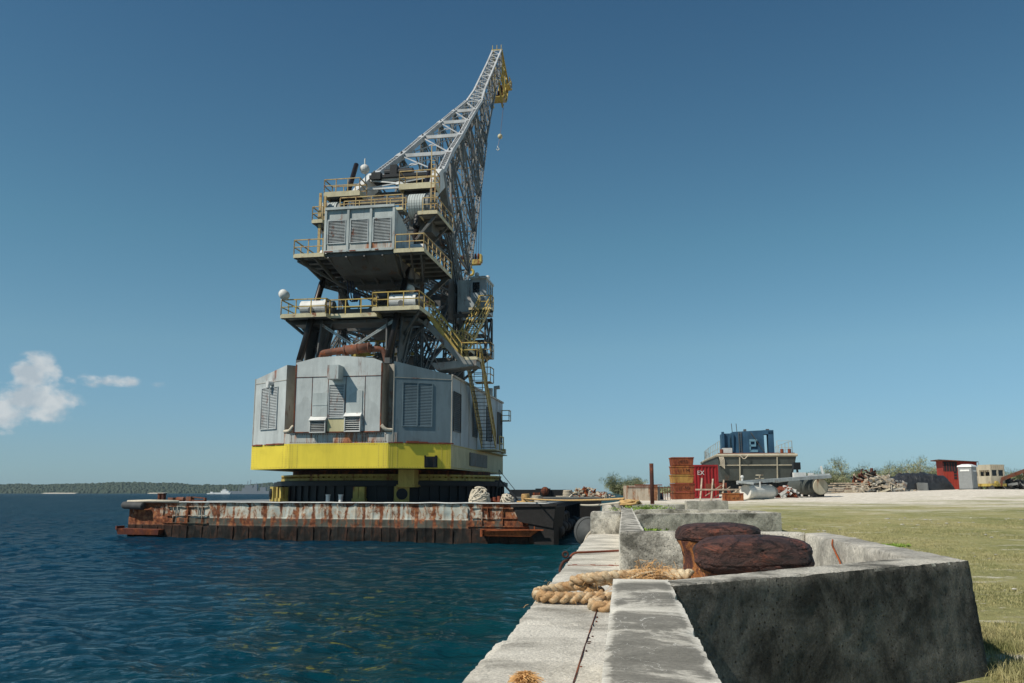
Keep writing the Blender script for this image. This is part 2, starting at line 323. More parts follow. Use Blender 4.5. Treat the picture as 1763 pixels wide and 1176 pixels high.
M['leaf'] = leafm('grey_green_leaf', (.16, .18, .09), (.34, .35, .20))
M['leafd'] = leafm('dark_green_leaf', (.10, .125, .055), (.22, .24, .12))
M['weed'] = leafm('fresh_weed_leaf', (.10, .17, .02), (.26, .36, .06))
M['blade'] = leafm('grass_blade', (.18, .19, .07), (.50, .43, .22))
M['island'] = leafm('island_green', (.022, .036, .020), (.050, .068, .036))
M['navy'] = plain('navy_grey', (.17, .19, .21), .6, 0, .1, .05, 0)
M['sand'] = plain('beach_sand', (.5, .45, .36), .9, 0, .1, .1, 0)

# ---------------------------------------------------------------- mesh builder
class MB:
    def __init__(s, T=None): s.v = []; s.f = []; s.T = T; s.mi = []; s.cur = 0
    def add(s, vs, fs):
        o = len(s.v)
        for p in vs:
            if s.T: p = s.T(p)
            s.v.append((p[0], p[1], p[2]))
        for f in fs: s.f.append(tuple(i + o for i in f)); s.mi.append(s.cur)
        return s
    def box(s, x0, x1, y0, y1, z0, z1):
        return s.add([(x0,y0,z0),(x1,y0,z0),(x1,y1,z0),(x0,y1,z0),(x0,y0,z1),(x1,y0,z1),(x1,y1,z1),(x0,y1,z1)],
                     [(0,3,2,1),(4,5,6,7),(0,1,5,4),(1,2,6,5),(2,3,7,6),(3,0,4,7)])
    def hexa(s, b, t):
        return s.add(list(b)+list(t), [(0,3,2,1),(4,5,6,7),(0,1,5,4),(1,2,6,5),(2,3,7,6),(3,0,4,7)])
    def beam(s, p, q, w=.1, h=None, up=(0,0,1)):
        h = h or w; p = Vector(p); q = Vector(q); d = q - p
        if d.length < 1e-6: return s
        d.normalize(); u = Vector(up)
        if abs(d.dot(u)) > .95: u = Vector((1, 0, 0)) if abs(d.x) < .9 else Vector((0, 1, 0))
        a = d.cross(u).normalized(); b = a.cross(d).normalized(); a *= w/2; b *= h/2
        return s.add([p-a-b, p+a-b, p+a+b, p-a+b, q-a-b, q+a-b, q+a+b, q-a+b],
                     [(0,3,2,1),(4,5,6,7),(0,1,5,4),(1,2,6,5),(2,3,7,6),(3,0,4,7)])
    def tube(s, pts, r, n=8, cap=True, closed=False):
        pts = [Vector(p) for p in pts]; k = len(pts); rr = r if isinstance(r, (list, tuple)) else [r]*k
        ref = None; rings = []
        for i, p in enumerate(pts):
            if closed: d = pts[(i+1) % k] - pts[i-1]
            else: d = pts[min(i+1, k-1)] - pts[max(i-1, 0)]
            if d.length < 1e-9: d = Vector((0, 0, 1))
            d.normalize()
            if ref is None:
                ref = Vector((0, 0, 1)) if abs(d.z) < .9 else Vector((1, 0, 0))
            a = ref - d*ref.dot(d)
            if a.length < 1e-5: a = d.orthogonal()
            a.normalize(); ref = a; b = d.cross(a)
            rings.append([p + (a*math.cos(t) + b*math.sin(t))*rr[i] for t in [2*math.pi*j/n for j in range(n)]])
        vs = [v for ring in rings for v in ring]; fs = []
        for i in range(k if closed else k-1):
            i2 = (i+1) % k
            for j in range(n): fs.append((i*n+j, i*n+(j+1) % n, i2*n+(j+1) % n, i2*n+j))
        if cap and not closed: fs.append(tuple(range(n))[::-1]); fs.append(tuple((k-1)*n+j for j in range(n)))
        return s.add(vs, fs)
    def cyl(s, p, q, r, n=20, r2=None): return s.tube([p, q], [r, r if r2 is None else r2], n)
    def prism(s, poly, z0, z1):
        n = len(poly); z0f = z0 if callable(z0) else (lambda p: z0); z1f = z1 if callable(z1) else (lambda p: z1)
        vs = [(p[0], p[1], z0f(p)) for p in poly] + [(p[0], p[1], z1f(p)) for p in poly]
        fs = [tuple(range(n))[::-1], tuple(range(n, 2*n))] + [(i, (i+1) % n, n+(i+1) % n, n+i) for i in range(n)]
        return s.add(vs, fs)
    def ball(s, c, r, n=12, m=8, sq=(1, 1, 1)):
        vs = []; fs = []
        for i in range(m+1):
            a = math.pi*i/m
            for j in range(n):
                t = 2*math.pi*j/n; vs.append((c[0]+r*sq[0]*math.sin(a)*math.cos(t), c[1]+r*sq[1]*math.sin(a)*math.sin(t), c[2]+r*sq[2]*math.cos(a)))
        for i in range(m):
            for j in range(n): fs.append((i*n+j, (i+1)*n+j, (i+1)*n+(j+1) % n, i*n+(j+1) % n))
        return s.add(vs, fs)
    def build(s, name, mat, parent=None, smooth=False):
        me = bpy.data.meshes.new(name); me.from_pydata(s.v, [], s.f)
        ms = mat if isinstance(mat, (list, tuple)) else [mat]
        for x in ms: me.materials.append(M[x])
        if len(ms) > 1: me.polygons.foreach_set('material_index', s.mi)
        if smooth: me.polygons.foreach_set('use_smooth', [True]*len(me.polygons))
        me.update(); o = bpy.data.objects.new(name, me); C.objects.link(o)
        if parent: o.parent = parent
        return o
def tag(o, label=None, cat=None, group=None, kind=None):
    if label: o['label'] = label
    if cat: o['category'] = cat
    if group: o['group'] = group
    if kind: o['kind'] = kind
    return o
def empty(name, label, cat, loc=(0, 0, 0), rz=0, group=None):
    o = bpy.data.objects.new(name, None); C.objects.link(o); o.location = loc; o.rotation_euler = (0, 0, rz)
    o.empty_display_size = .3
    return tag(o, label, cat, group)
def children(o): return [c for c in bpy.data.objects if c.parent == o]
def copy_tree(o, parent=None):
    ch = children(o); c = o.copy(); C.objects.link(c); c.parent = parent
    for k in ch: copy_tree(k, c)
    return c
def lerp(a, b, t): return tuple(a[i]+(b[i]-a[i])*t for i in range(len(a)))
def P3(px, py, y):   # a point of the photo at forward distance y
    u, v = px - CX, py - CY
    r = (u, FPX*math.cos(PITCH)+v*math.sin(PITCH), FPX*math.sin(PITCH)-v*math.cos(PITCH)); t = y/r[1]
    return Vector((r[0]*t, y, H+r[2]*t))
def text_obj(s, size, mat, parent, loc, rot, name='lettering', ext=.004, kindname=None):
    cu = bpy.data.curves.new(name, 'FONT'); cu.body = s; cu.size = size; cu.extrude = ext; cu.align_x = 'CENTER'; cu.align_y = 'CENTER'
    o = bpy.data.objects.new(name, cu); me = bpy.data.meshes.new_from_object(o); bpy.data.objects.remove(o)
    me.materials.clear(); me.materials.append(M[mat])
    o = bpy.data.objects.new(name, me); C.objects.link(o); o.location = loc; o.rotation_euler = rot; o.parent = parent
    return o

# ================================================================ SETTING
def smooth(a, b, x):
    t = min(1, max(0, (x-a)/(b-a))); return t*t*(3-2*t)
def gz(x, y):
    z = float(np.interp(y, [0, 9, 27, 60, 85, 200, 600], [0, 0, .45, 1.12, 1.2, 1.5, 1.6]))
    return z + .68*min(1, max(0, (x-14)/27))*smooth(40, 74, y)
QA = math.atan(.126); QX, QY = .28, 2.93        # the quay's own frame: +y runs along it
def qw(x, y): return (QX + x*math.cos(QA) + y*math.sin(QA), QY - x*math.sin(QA) + y*math.cos(QA))
# ground sheet, from the back of the parapet outwards to the horizon
ys = [-9, -6, -3] + [i*.5 for i in range(0, 60)] + [30+i for i in range(0, 60)] + [90, 100, 115, 135, 160, 200, 260, 350, 500, 800, 1300, 2200, 3800]
xs = [.39, .8, 1.2, 1.7, 2.2, 2.7, 3.2, 3.7] + [4+i*.6 for i in range(0, 30)] + [22+i*1.5 for i in range(0, 30)] + [68, 75, 85, 100, 125, 160, 220, 320, 500, 900, 1600, 3000]
g = MB(); nv = len(xs)
for y in ys:
    for x in xs:
        X, Y = qw(x, y); Z = gz(X, Y)
        if Y < 90 and X < 80 and x > .5: Z += .05*noise.noise((X*.35, Y*.35, 0)) + .02*noise.noise((X*1.7, Y*1.7, 3))
        g.v.append((X, Y, Z))
for i in range(len(ys)-1):
    for j in range(nv-1):
        a = i*nv+j; g.f.append((a, a+1, a+nv+1, a+nv)); g.mi.append(0)
tag(g.build('ground', 'ground', smooth=True), kind='structure')
# near pit floor / fill
f_ = MB(lambda p: (*qw(p[0], p[1]), p[2])); f_.prism([(.0, 3.45), (.35, 3.45), (2.95, 5.85), (2.95, 11.0), (.0, 11.0)], -.2, .40)
tag(f_.build('pit_floor', 'concrete_led'), kind='structure')

# sea: one sheet with modelled waves, fine near the quay and coarser outwards
def sea():
    rows = [3.2]
    while rows[-1] < 5200:
        y = rows[-1]; k = 1.0062 if y < 140 else (1.02 if y < 600 else 1.12)
        rows.append(y*k)
    th = np.radians(np.concatenate([np.linspace(-62, -42, 24)[:-1], np.linspace(-42, 8, 560), np.linspace(8, 62, 36)[1:]]))
    Y, T = np.meshgrid(np.array(rows), np.tan(th), indexing='ij'); X = Y*T
    Z = np.zeros_like(X); DX = np.zeros_like(X); DY = np.zeros_like(X); r2 = np.random.default_rng(3)
    for i in range(70):
        lam = .38*(1.062**i)*r2.uniform(.9, 1.1)            # .38 .. 26 m
        ang = math.radians(r2.normal(248, 34)); k = 2*math.pi/lam
        amp = .0068*lam**.92 if lam < 3 else .0068*3**.92*(3/lam)**.55
        amp *= r2.uniform(.5, 1.15)*(1.25 if lam < 3 else .95)
        fade = np.clip((lam*90 - Y)/(lam*45), 0, 1)
        ph = k*(X*math.cos(ang)+Y*math.sin(ang)) + r2.uniform(0, 6.28)
        c = np.cos(ph); s = np.sin(ph)
        Z += amp*c*fade; DX -= amp*.8*s*math.cos(ang)*fade; DY -= amp*.8*s*math.sin(ang)*fade
    env = .72 + .38*np.sin(X*.11+Y*.05+1)*np.sin(Y*.13-X*.04)
    Z *= env
    n, m_ = X.shape
    co_ = np.stack([X+DX*.8, Y+DY*.8, -1.5+Z], -1).reshape(-1, 3)
    idx = np.arange(n*m_).reshape(n, m_)
    q = np.stack([idx[:-1, :-1], idx[:-1, 1:], idx[1:, 1:], idx[1:, :-1]], -1).reshape(-1, 4)
    me = bpy.data.meshes.new('water'); me.vertices.add(len(co_)); me.vertices.foreach_set('co', co_.ravel())
    me.loops.add(q.size); me.loops.foreach_set('vertex_index', q.ravel().astype(np.int32))
    me.polygons.add(len(q)); me.polygons.foreach_set('loop_start', np.arange(0, q.size, 4, dtype=np.int32))
    me.polygons.foreach_set('use_smooth', np.ones(len(q), bool))
    me.update(calc_edges=True); me.materials.append(M['water'])
    o = bpy.data.objects.new('water', me); C.objects.link(o); tag(o, kind='structure')
sea()

# far wooded shore
hb = MB(); X0, X1, n = -2300, -380, 240; prof = []
for i in range(n+1):
    x = X0+(X1-X0)*i/n; e = smooth(X0-50, X0+200, x)
    hgt = (25+9*noise.noise((x*.0035, 1, 0))+5*noise.noise((x*.013, 5, 0)))*(.35+.65*smooth(X1, X1-260, x))
    hgt += 7*math.exp(-((x+1175)/170)**2)
    prof.append((x, max(2, hgt)))
dep = [(0, 0), (30, .35), (110, .8), (260, 1.), (700, .6)]
for (x, h) in prof:
    for (d, k) in dep: hb.v.append((x, 2450+d+60*noise.noise((x*.004, 9, 0)), -1.6 + (.5 if d == 0 else h*k)))
for i in range(n):
    for j in range(len(dep)-1):
        a = i*len(dep)+j; hb.f.append((a, a+len(dep), a+len(dep)+1, a+1)); hb.mi.append(0)
tag(hb.build('hills', 'island'), kind='structure')
wb = MB()
for i in range(5200):
    t = random.random(); k = min(n-1, int(t*n)); x, h = prof[k]; x += random.uniform(-5, 5)
    d = random.choice([15, 40, 80, 120, 180, 240])+random.uniform(-12, 12)
    kk = np.interp(d, [0, 30, 110, 260], [.05, .35, .8, 1.]); z = -1.6+h*kk
    r = random.uniform(2.5, 7); y = 2450+d+60*noise.noise((x*.004, 9, 0))
    o = len(wb.v)
    for a in range(6):
        tt = a/6*6.28; wb.v.append((x+r*math.cos(tt)*random.uniform(.7, 1.1), y+r*math.sin(tt), z-2))
        wb.mi.append(0)
    for a in range(6):
        tt = a/6*6.28+.4; wb.v.append((x+r*.7*math.cos(tt), y+r*.7*math.sin(tt), z+r*random.uniform(.25, .55)))
    wb.v.append((x, y, z+r*random.uniform(.55, .85)))
    wb.mi = wb.mi[:-6]
    for a in range(6):
        b = (a+1) % 6; wb.f.append((o+a, o+b, o+6+b, o+6+a)); wb.f.append((o+6+a, o+6+b, o+12)); wb.mi += [0, 0]
tag(wb.build('distant_woods', 'island', smooth=True), 'hazy dark green woods covering the low island across the water', 'woods', kind='stuff')
bb = MB()
for (a, b) in ((-1290, -1200), (-1000, -960)):
    bb.hexa([(a, 2420, -1.7), (b, 2425, -1.7), (b, 2470, -1.7), (a, 2470, -1.7)], [(a, 2440, .6), (b, 2440, .6), (b, 2470, 1.6), (a, 2470, 1.6)])
tag(bb.build('beach', 'sand'), kind='structure')

# ================================================================ QUAY
QT = lambda p: (*qw(p[0], p[1]), p[2])
def rough_block(mb, corners, z0, z1, step=.07, amp=.010, chip=.035, zf=None, sides=(1, 1, 1, 1), bottom=False, seed=0, batter=None):
    """hexahedral concrete block, finely divided, surface and arrises worn by noise. corners: 4 ccw xy"""
    c = [Vector((x, y, 0)) for x, y in corners]; cen = sum(c, Vector())/4
    L01 = (c[1]-c[0]).length; L12 = (c[2]-c[1]).length; nu = max(2, int(L01/step)); nw = max(2, int(L12/step)); nh = max(2, int((z1-z0)/step))
    def pos(u, v, h):
        p = (c[0]*(1-u)+c[1]*u)*(1-v) + (c[3]*(1-u)+c[2]*u)*v
        z = z0+(z1-z0)*h
        if batter and h < 1: p = p + batter*(1-h)
        n1 = noise.noise_vector(Vector((p.x*2.3+seed, p.y*2.3, z*2.3)))*amp*1.6 + noise.noise_vector(Vector((p.x*11, p.y*11+seed, z*11)))*amp*.8
        # distances to edges in metres
        du, dv, dh = min(u, 1-u)*L01, min(v, 1-v)*L12, min(1-h, 1)*(z1-z0)
        near = sorted((du, dv, dh)); e = near[1]
        k = max(0, 1-e/.045)*(.30+.5*max(0, noise.noise(Vector((p.x*17+seed, p.y*17, z*17+4))))+1.6*max(0, noise.noise(Vector((p.x*3.1+seed, p.y*3.1, z*3+4)))-.28)) if near[0] < 1e-6 else 0
        inw = (cen+Vector((0, 0, (z0+z1)/2)) - Vector((p.x, p.y, z)))
        inw = Vector((inw.x, inw.y, 0)); il = inw.length
        off = Vector((0, 0, 0))
        if k:
            a = Vector((0, 0, 0))
            if du < .05: a += (c[1]-c[0]).normalized()*(1 if u < .5 else -1)
            if dv < .05: a += (c[3]-c[0]).normalized()*(1 if v < .5 else -1)
            if dh < .05: a += Vector((0, 0, -1))
            off = a*chip*k
        q = Vector((p.x, p.y, z)) + n1 + off
        return q
    def grid(fn, a, b, flip):
        o = len(mb.v); vs = [mb.T(fn(i/a, j/b)) if mb.T else fn(i/a, j/b) for i in range(a+1) for j in range(b+1)]
        mb.v += [tuple(v) for v in vs]
        for i in range(a):
            for j in range(b):
                q = (o+i*(b+1)+j, o+(i+1)*(b+1)+j, o+(i+1)*(b+1)+j+1, o+i*(b+1)+j+1)
                mb.f.append(q if not flip else q[::-1]); mb.mi.append(mb.cur)
    grid(lambda a, b: pos(a, b, 1), nu, nw, False)
    if sides[0]: grid(lambda a, b: pos(a, 0, b), nu, nh, False)
    if sides[1]: grid(lambda a, b: pos(1, a, b), nw, nh, False)
    if sides[2]: grid(lambda a, b: pos(a, 1, b), nu, nh, True)
    if sides[3]: grid(lambda a, b: pos(0, a, b), nw, nh, True)
    return mb
quay = empty('quay_wall', 'pale weathered concrete quay wall with a low ledge beside the water', 'quay wall', (QX, QY, 0), -QA)
lm = MB()
segs = [(-9, 2.0), (2.0, 5.4), (5.4, 10.6), (10.6, 17), (17, 30), (30, 60), (60, 110)]
for i, (a, b) in enumerate(segs):
    x0 = -.94 + (.02 if i % 2 else 0)
    st = .09 if b < 18 else .35
    rough_block(lm, [(x0, a), (.06, a), (.06, b-.006), (x0, b-.006)], -2.6 if b > 30 else -1.9, .40 + (.004 if i % 2 else 0), st, .004, .035, seed=i*3)
lm.build('ledge', 'concrete_led', quay, True)
lip = MB(); rough_block(lip, [(-1.12, -3), (-.90, -3), (-.90, 5.3), (-1.10, 5.35)], -1.9, .27, .06, .006, .05, seed=9)
lip.build('kerb_lip', 'concrete_led', quay, True)
strip = MB()
strip.beam((-.30, -2, .405), (-.24, 4.2, .407), .010, .008).beam((-.24, 4.2, .407), (-.20, 7.0, .407), .008, .008)
for i in range(9): y = random.uniform(1, 6.6); x = -.29+random.uniform(0, .03)+.013*y; strip.box(x, x+random.uniform(.01, .03), y, y+random.uniform(.01, .04), .40, .411)
strip.build('rusty_seam', 'dark_rust', quay)
for (a, b, s_) in ((-9, 3.5, 1),):
    pm = MB(); rough_block(pm, [(0, a), (.395, a), (.395, b), (0, b)], -.3, 1.0, .03, .0025, .016, seed=21)
    pm.build('parapet', 'concrete_top', quay, True)
pm = MB(); rough_block(pm, [(0, 11.12), (.42, 11.12), (.42, 26), (0, 26)], -.3, 1.0, .11, .006, .03, seed=5)
rough_block(pm, [(0, 26), (.42, 26), (.42, 56), (0, 56)], -.3, 1.02, .3, .012, .04, seed=6)
pm.build('parapet', 'concrete_top', quay, True)
# near bollard pit: splayed front wall, right wall, back wall
pit = empty('bollard_pit', 'mottled grey concrete pit wall with a splayed front around the rusty bollard', 'concrete wall', (QX, QY, 0), -QA)
a0, a1 = (.40, 3.12), (3.22, 5.72)
dx, dy = a1[0]-a0[0], a1[1]-a0[1]; L = math.hypot(dx, dy); nx, ny = -dy/L*.42, dx/L*.42
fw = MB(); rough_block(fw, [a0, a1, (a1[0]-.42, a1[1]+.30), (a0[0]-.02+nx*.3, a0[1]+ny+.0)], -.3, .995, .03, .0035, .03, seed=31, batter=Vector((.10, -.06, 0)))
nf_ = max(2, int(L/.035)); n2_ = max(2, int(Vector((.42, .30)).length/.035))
fwo = fw.build('front_wall', ['concrete_pit', 'mould_shade'], pit, True)
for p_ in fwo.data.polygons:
    if p_.normal.y < -.2 and p_.center.z < .975: p_.material_index = 1  # front face gets the colour darkened for shade as well as mould
rw = MB(); rough_block(rw, [(2.80, 5.60), (3.22, 5.73), (3.24, 11.5), (2.80, 11.12)], -.3, .99, .05, .006, .035, seed=37)
rw.build('side_wall', 'concrete_far', pit, True)
bw = MB(); rough_block(bw, [(.02, 10.98), (2.80, 10.98), (2.80, 11.4), (.02, 11.4)], -.3, 1.004, .05, .006, .035, seed=41)
bw.build('back_wall', 'concrete_pit', pit, True)
# far bollard pit
pit2 = empty('bollard_pit', 'low grey concrete pit box beyond the rusty bollard with weeds beside it', 'concrete wall', (QX, QY, 0), -QA)
q2 = MB()
rough_block(q2, [(.42, 21.4), (4.6, 23.4), (4.6, 23.8), (.42, 21.85)], -.1, 1.03, .12, .006, .035, seed=51)
q2.build('front_wall', 'concrete_pit', pit2, True)
q2 = MB(); rough_block(q2, [(4.2, 23.8), (4.6, 23.8), (4.6, 27.6), (4.2, 27.6)], -.1, 1.02, .2, .012, .04, seed=52); q2.build('side_wall', 'concrete_pit', pit2, True)
q2 = MB(); rough_block(q2, [(.42, 27.2), (4.2, 27.2), (4.2, 27.6), (.42, 27.6)], -.1, 1.04, .2, .012, .04, seed=53); q2.build('back_wall', 'concrete_pit', pit2, True)
# third pit, further on
q3 = MB(QT); rough_block(q3, [(.42, 33.5), (2.6, 34.1), (2.6, 35.2), (.42, 35.2)], .2, 1.12, .25, .012, .04, seed=61)
tag(q3.build('concrete_plinth', 'concrete_far', smooth=True), 'low pale concrete plinth behind the green weeds by the steel post', 'plinth')
q3 = MB(QT); rough_block(q3, [(3.0, 39.2), (5.0, 39.8), (5.0, 40.6), (3.0, 40.4)], .2, 1.22, .25, .012, .04, seed=62)
tag(q3.build('concrete_plinth', 'concrete_far', smooth=True), 'short concrete plinth in the grass at the foot of the rusty boxes', 'plinth')
# blocks that stand on the ledge
q4 = MB(QT); rough_block(q4, [(-.90, 23.4), (0.0, 23.4), (0.0, 24.5), (-.90, 24.5)], .38, 1.04, .07, .006, .06, seed=71)
tag(q4.build('concrete_block', 'concrete_pit', smooth=True), 'square grey concrete block standing across the quay ledge, the nearer of two', 'concrete block')
q4 = MB(QT); rough_block(q4, [(-.82, 33.4), (0.0, 33.4), (0.0, 34.8), (-.60, 34.8)], .38, 1.10, .14, .012, .07, seed=72)
tag(q4.build('concrete_block', 'concrete_pit', smooth=True), 'smaller concrete block on the ledge behind the nearer one, ropes passing above', 'concrete block')

# ================================================================ BOLLARD, ROPES, HOOK
bo = empty('mooring_bollard', 'huge flaking dark red-brown rusty double mooring bollard in the concrete pit', 'bollard', (2.25, 9.5, .4))
def lump(mb, c, r, sq, n=56, m_=40, seed=0, amp=.05, tilt=0, flat=.55):
    vs = []; fs = []
    for i in range(m_+1):
        a = math.pi*i/m_
        for j in range(n):
            t = 2*math.pi*j/n; d = Vector((math.sin(a)*math.cos(t), math.sin(a)*math.sin(t), math.cos(a)))
            e = Vector((math.copysign(abs(d.x)**.85, d.x), d.y, math.copysign(abs(d.z)**flat, d.z)*.9))
            p = Vector((e.x*r*sq[0], e.y*r*sq[1], e.z*r*sq[2]))
            # flaking layers: horizontal ridges
            k = noise.noise(Vector((p.x*2.2+seed, p.y*2.2, p.z*11))) + .5*abs(noise.noise(Vector((p.x*4, p.y*4+seed, p.z*24)))) + .28*noise.noise(Vector((p.x*16, p.y*16+seed, p.z*50)))
            if abs(noise.noise(Vector((p.x*1.6+seed*2, p.y*1.6, p.z*9+seed)))) < .035: k -= .42
            p = p*(1+amp*k)
            p.z += p.x*tilt
            vs.append(p+Vector(c))
    for i in range(m_):
        for j in range(n): fs.append((i*n+j, (i+1)*n+j, (i+1)*n+(j+1) % n, i*n+(j+1) % n))
    return mb.add(vs, fs)
b1 = MB(); lump(b1, (.17, -.50, .575), 1, (.59, .38, .225), 240, 140, 3, .06, -.015); b1.build('bollard_head', 'bollard', bo, True)
b2 = MB(); lump(b2, (.12, .78, .73), 1, (.47, .38, .14), 200, 110, 8, .06, 0); b2.build('bollard_head', 'bollard', bo, True)
def postm(cx, cy, rx0, rx1, ry, h):
    mb = MB(); n = 40; vs = []; fs = []
    for i in range(15):
        t = i/14; rr = 1+.35*(1-t)**3+.25*t**3
        for j in range(n):
            a = 2*math.pi*j/n; k = 1+.06*noise.noise(Vector((math.cos(a)*3, math.sin(a)*3+cx, t*5)))+.03*noise.noise(Vector((math.cos(a)*11, math.sin(a)*11, t*15)))
            vs.append((cx+(rx0+(rx1-rx0)*t)*rr*k*math.cos(a), cy+ry*rr*k*math.sin(a), h*t))
    for i in range(14):
        for j in range(n): fs.append((i*n+j, i*n+(j+1) % n, (i+1)*n+(j+1) % n, (i+1)*n+j))
    return mb.add(vs, fs)
postm(.08, -.42, .40, .38, .28, .60).build('post', 'bollard_post', bo, True)
postm(.08, .76, .33, .34, .26, .66).build('post', 'bollard_post', bo, True)
MB().box(-.7, .75, -.95, 1.1, -.01, .05).build('base_plate', 'bollard', bo)

def catmull(pts, n=12):
    P = [Vector(p) for p in pts]; P = [P[0]*2-P[1]]+P+[P[-1]*2-P[-2]]; o = []
    for i in range(1, len(P)-2):
        a, b, c, d = P[i-1:i+3]
        for k in range(n):
            t = k/n; o.append(.5*((2*b)+(c-a)*t+(2*a-5*b+4*c-d)*t*t+(3*b-a-3*c+d)*t**3))
    o.append(P[-2]); return o
def resample(pts, step):
    out = [pts[0]]; acc = 0
    for i in range(1, len(pts)):
        a, b = pts[i-1], pts[i]; L = (b-a).length
        while acc+L >= step:
            t = (step-acc)/L; a = a.lerp(b, t); out.append(a); L = (b-a).length; acc = 0
        acc += L
    return out
def plait(mb, pts, R0=.068, sr=.037, pitch=.33, nst=3, sides=8):
    P = resample(catmull(pts), .022); n = len(P); up = Vector((0, 0, 1))
    for s in range(nst):
        path = []
        for i, p in enumerate(P):
            d = (P[min(i+1, n-1)]-P[max(i-1, 0)]).normalized(); a = d.cross(up); a = a.normalized() if a.length > .05 else Vector((1, 0, 0)); b = a.cross(d)
            t = 2*math.pi*(i*.022/pitch)+2*math.pi*s/nst; wob = 1+.08*noise.noise(p*9)
            path.append(p + a*R0*.62*math.sin(t)*wob + b*R0*.42*math.sin(2*t)*wob)
        mb.tube(path, [sr*(1+.12*noise.noise(q*14)) for q in path], sides)
    return mb
def fibres(mb, pts, num, spread, ln, r=.0022):
    P = catmull(pts, 6)
    for i in range(num):
        p = random.choice(P) + Vector([random.gauss(0, spread) for _ in range(3)])
        d = Vector([random.gauss(0, 1), random.gauss(0, 1), random.gauss(.2, .7)]).normalized()*ln*random.uniform(.4, 1)
        e = p+d*.5+Vector((0, 0, random.uniform(-.01, .02))); f = p+d+Vector((0, 0, -random.uniform(0, .04)))
        mb.tube([p, e, f], r, 3)
ro = empty('mooring_hawser', 'thick tan plaited hawser looped around the rusty bollard and over the ledge', 'rope', (0, 0, 0))
rp = MB()
ro.location = (0, 0, -.02)
plait(rp, [(2.30, 9.95, .60), (1.92, 9.55, .62), (1.75, 9.95, .56), (1.52, 9.85, .52), (1.25, 9.75, .51), (.98, 9.80, .50), (.62, 9.85, .49), (.38, 9.95, .485), (.30, 10.25, .485), (.45, 10.55, .50), (.8, 10.6, .55), (1.1, 10.62, .60), (1.4, 10.68, .58), (1.75, 10.8, .60), (2.05, 10.6, .6)])
plait(rp, [(1.02, 10.15, .50), (.70, 10.20, .62), (.95, 10.10, .68), (1.30, 10.15, .70), (1.62, 10.1, .72), (1.95, 9.75, .74)])
plait(rp, [(1.38, 9.45, .50), (1.12, 9.30, .48), (.93, 9.22, .47), (.86, 9.42, .47), (.95, 9.62, .49)])
rp.build('plaited_strands', 'hawser', ro, True)
rl = MB()
for k in range(9):
    s_ = random.uniform(-.07, .07); t_ = random.uniform(-.05, .05)
    rl.tube(catmull([(1.18+s_, 10.0+t_, .52), (1.36+s_, 10.0+s_, .62+.02*k*.4+t_), (1.62+t_, 9.95, .70+.010*k+s_*.5), (1.9, 9.9+s_, .68+t_*.5), (2.05, 9.75, .60+s_*.5)], 8), .013, 6)
rl.build('loose_strand', 'hawser', ro, True)
fb = MB()
fibres(fb, [(.35, 9.95, .5), (.9, 9.8, .52), (1.4, 9.85, .6), (1.9, 9.8, .68)], 150, .07, .09)
fibres(fb, [(1.3, 9.95, .62), (1.5, 10, .72), (1.7, 10, .74)], 500, .06, .14)
fb.build('loose_fibre', 'fray', ro)
fr = MB(); c = P3(904, 1178, 5.75); c.z = .42
for i in range(900):
    a = random.uniform(0, 6.28); e = random.uniform(.1, 1.4); l_ = random.uniform(.04, .12)
    d = Vector((math.cos(a)*math.cos(e), math.sin(a)*math.cos(e), math.sin(e)*.8))*l_
    fr.tube([c+d*.1, c+d*.7+Vector((0, 0, .01)), c+d+Vector((random.uniform(-.02, .02), 0, -.015))], .0022, 3)
tag(fr.build('frayed_rope_end', 'fray'), 'small orange frayed tuft of rope fibre on the ledge at the lower picture edge', 'rope')
# rusty rod and hook lying over the ledge
hk = empty('mooring_hook', 'thin rusty rod with a curled hook hanging over the edge of the ledge', 'hook', (0, 0, 0))
zr = .425
A_ = Vector((*qw(.0, 15.3), .44)); B_ = Vector((*qw(-.84, 14.6), .44))
r1 = MB(); r1.tube(catmull([A_, A_.lerp(B_, .3)+Vector((0, 0, .0)), A_.lerp(B_, .8), B_, B_+Vector((-.10, -.1, -.03)), B_+Vector((-.18, -.2, -.12))]), .022, 8); r1.build('rod', 'brick_rust', hk, True)
e0 = B_+Vector((-.18, -.2, -.12)); h1 = MB()
h1.tube(catmull([e0+Vector((.08, 0, .06)), e0, e0+Vector((-.11, -.06, -.05)), e0+Vector((-.17, -.1, -.2)), e0+Vector((-.10, -.1, -.34)), e0+Vector((.0, -.08, -.28))]), .030, 8)
h1.tube([e0+Vector((-.06+.05*math.cos(t), -.03, .10+.05*math.sin(t))) for t in [i*6.28/14 for i in range(14)]], .02, 6, closed=True)
h1.build('hook', 'dark_rust', hk, True)
r2_ = MB(QT)
for k in range(3): r2_.tube([(-.78+.3*k, 12.0+.02*k, .407), (-.70+.3*k, 12.0, .409)], .014, 6)
r2_.tube([(-.86, 12.0, .405), (.0, 12.06, .405)], .008, 5)
tag(r2_.build('rusty_bar', 'brick_rust'), 'thin rusty bar let into the ledge top between the hook and the hawser', 'bar')
cb_ = MB(QT); cb_.tube(catmull([(-.9, 24.0, .45), (-1.0, 22.6, .3), (-1.04, 21.6, .0), (-1.05, 21.2, -.5), (-1.04, 21.1, -1.2)]), .035, 8)
tag(cb_.build('mooring_rope', 'ropew', smooth=True), 'short pale rope hanging over the quay edge by the nearer concrete block', 'rope')
oc = MB(QT); oc.tube(catmull([(2.62, 8.2, .62), (2.72, 8.5, .72), (2.76, 8.9, .84), (2.78, 9.15, .92), (2.80, 9.2, .99)]), .012, 6)
oc = oc.build('rusted_bar', 'orange_rust', None, True); oc.parent = pit; oc.matrix_parent_inverse = Matrix.LocRotScale(pit.location, pit.rotation_euler, None).inverted()

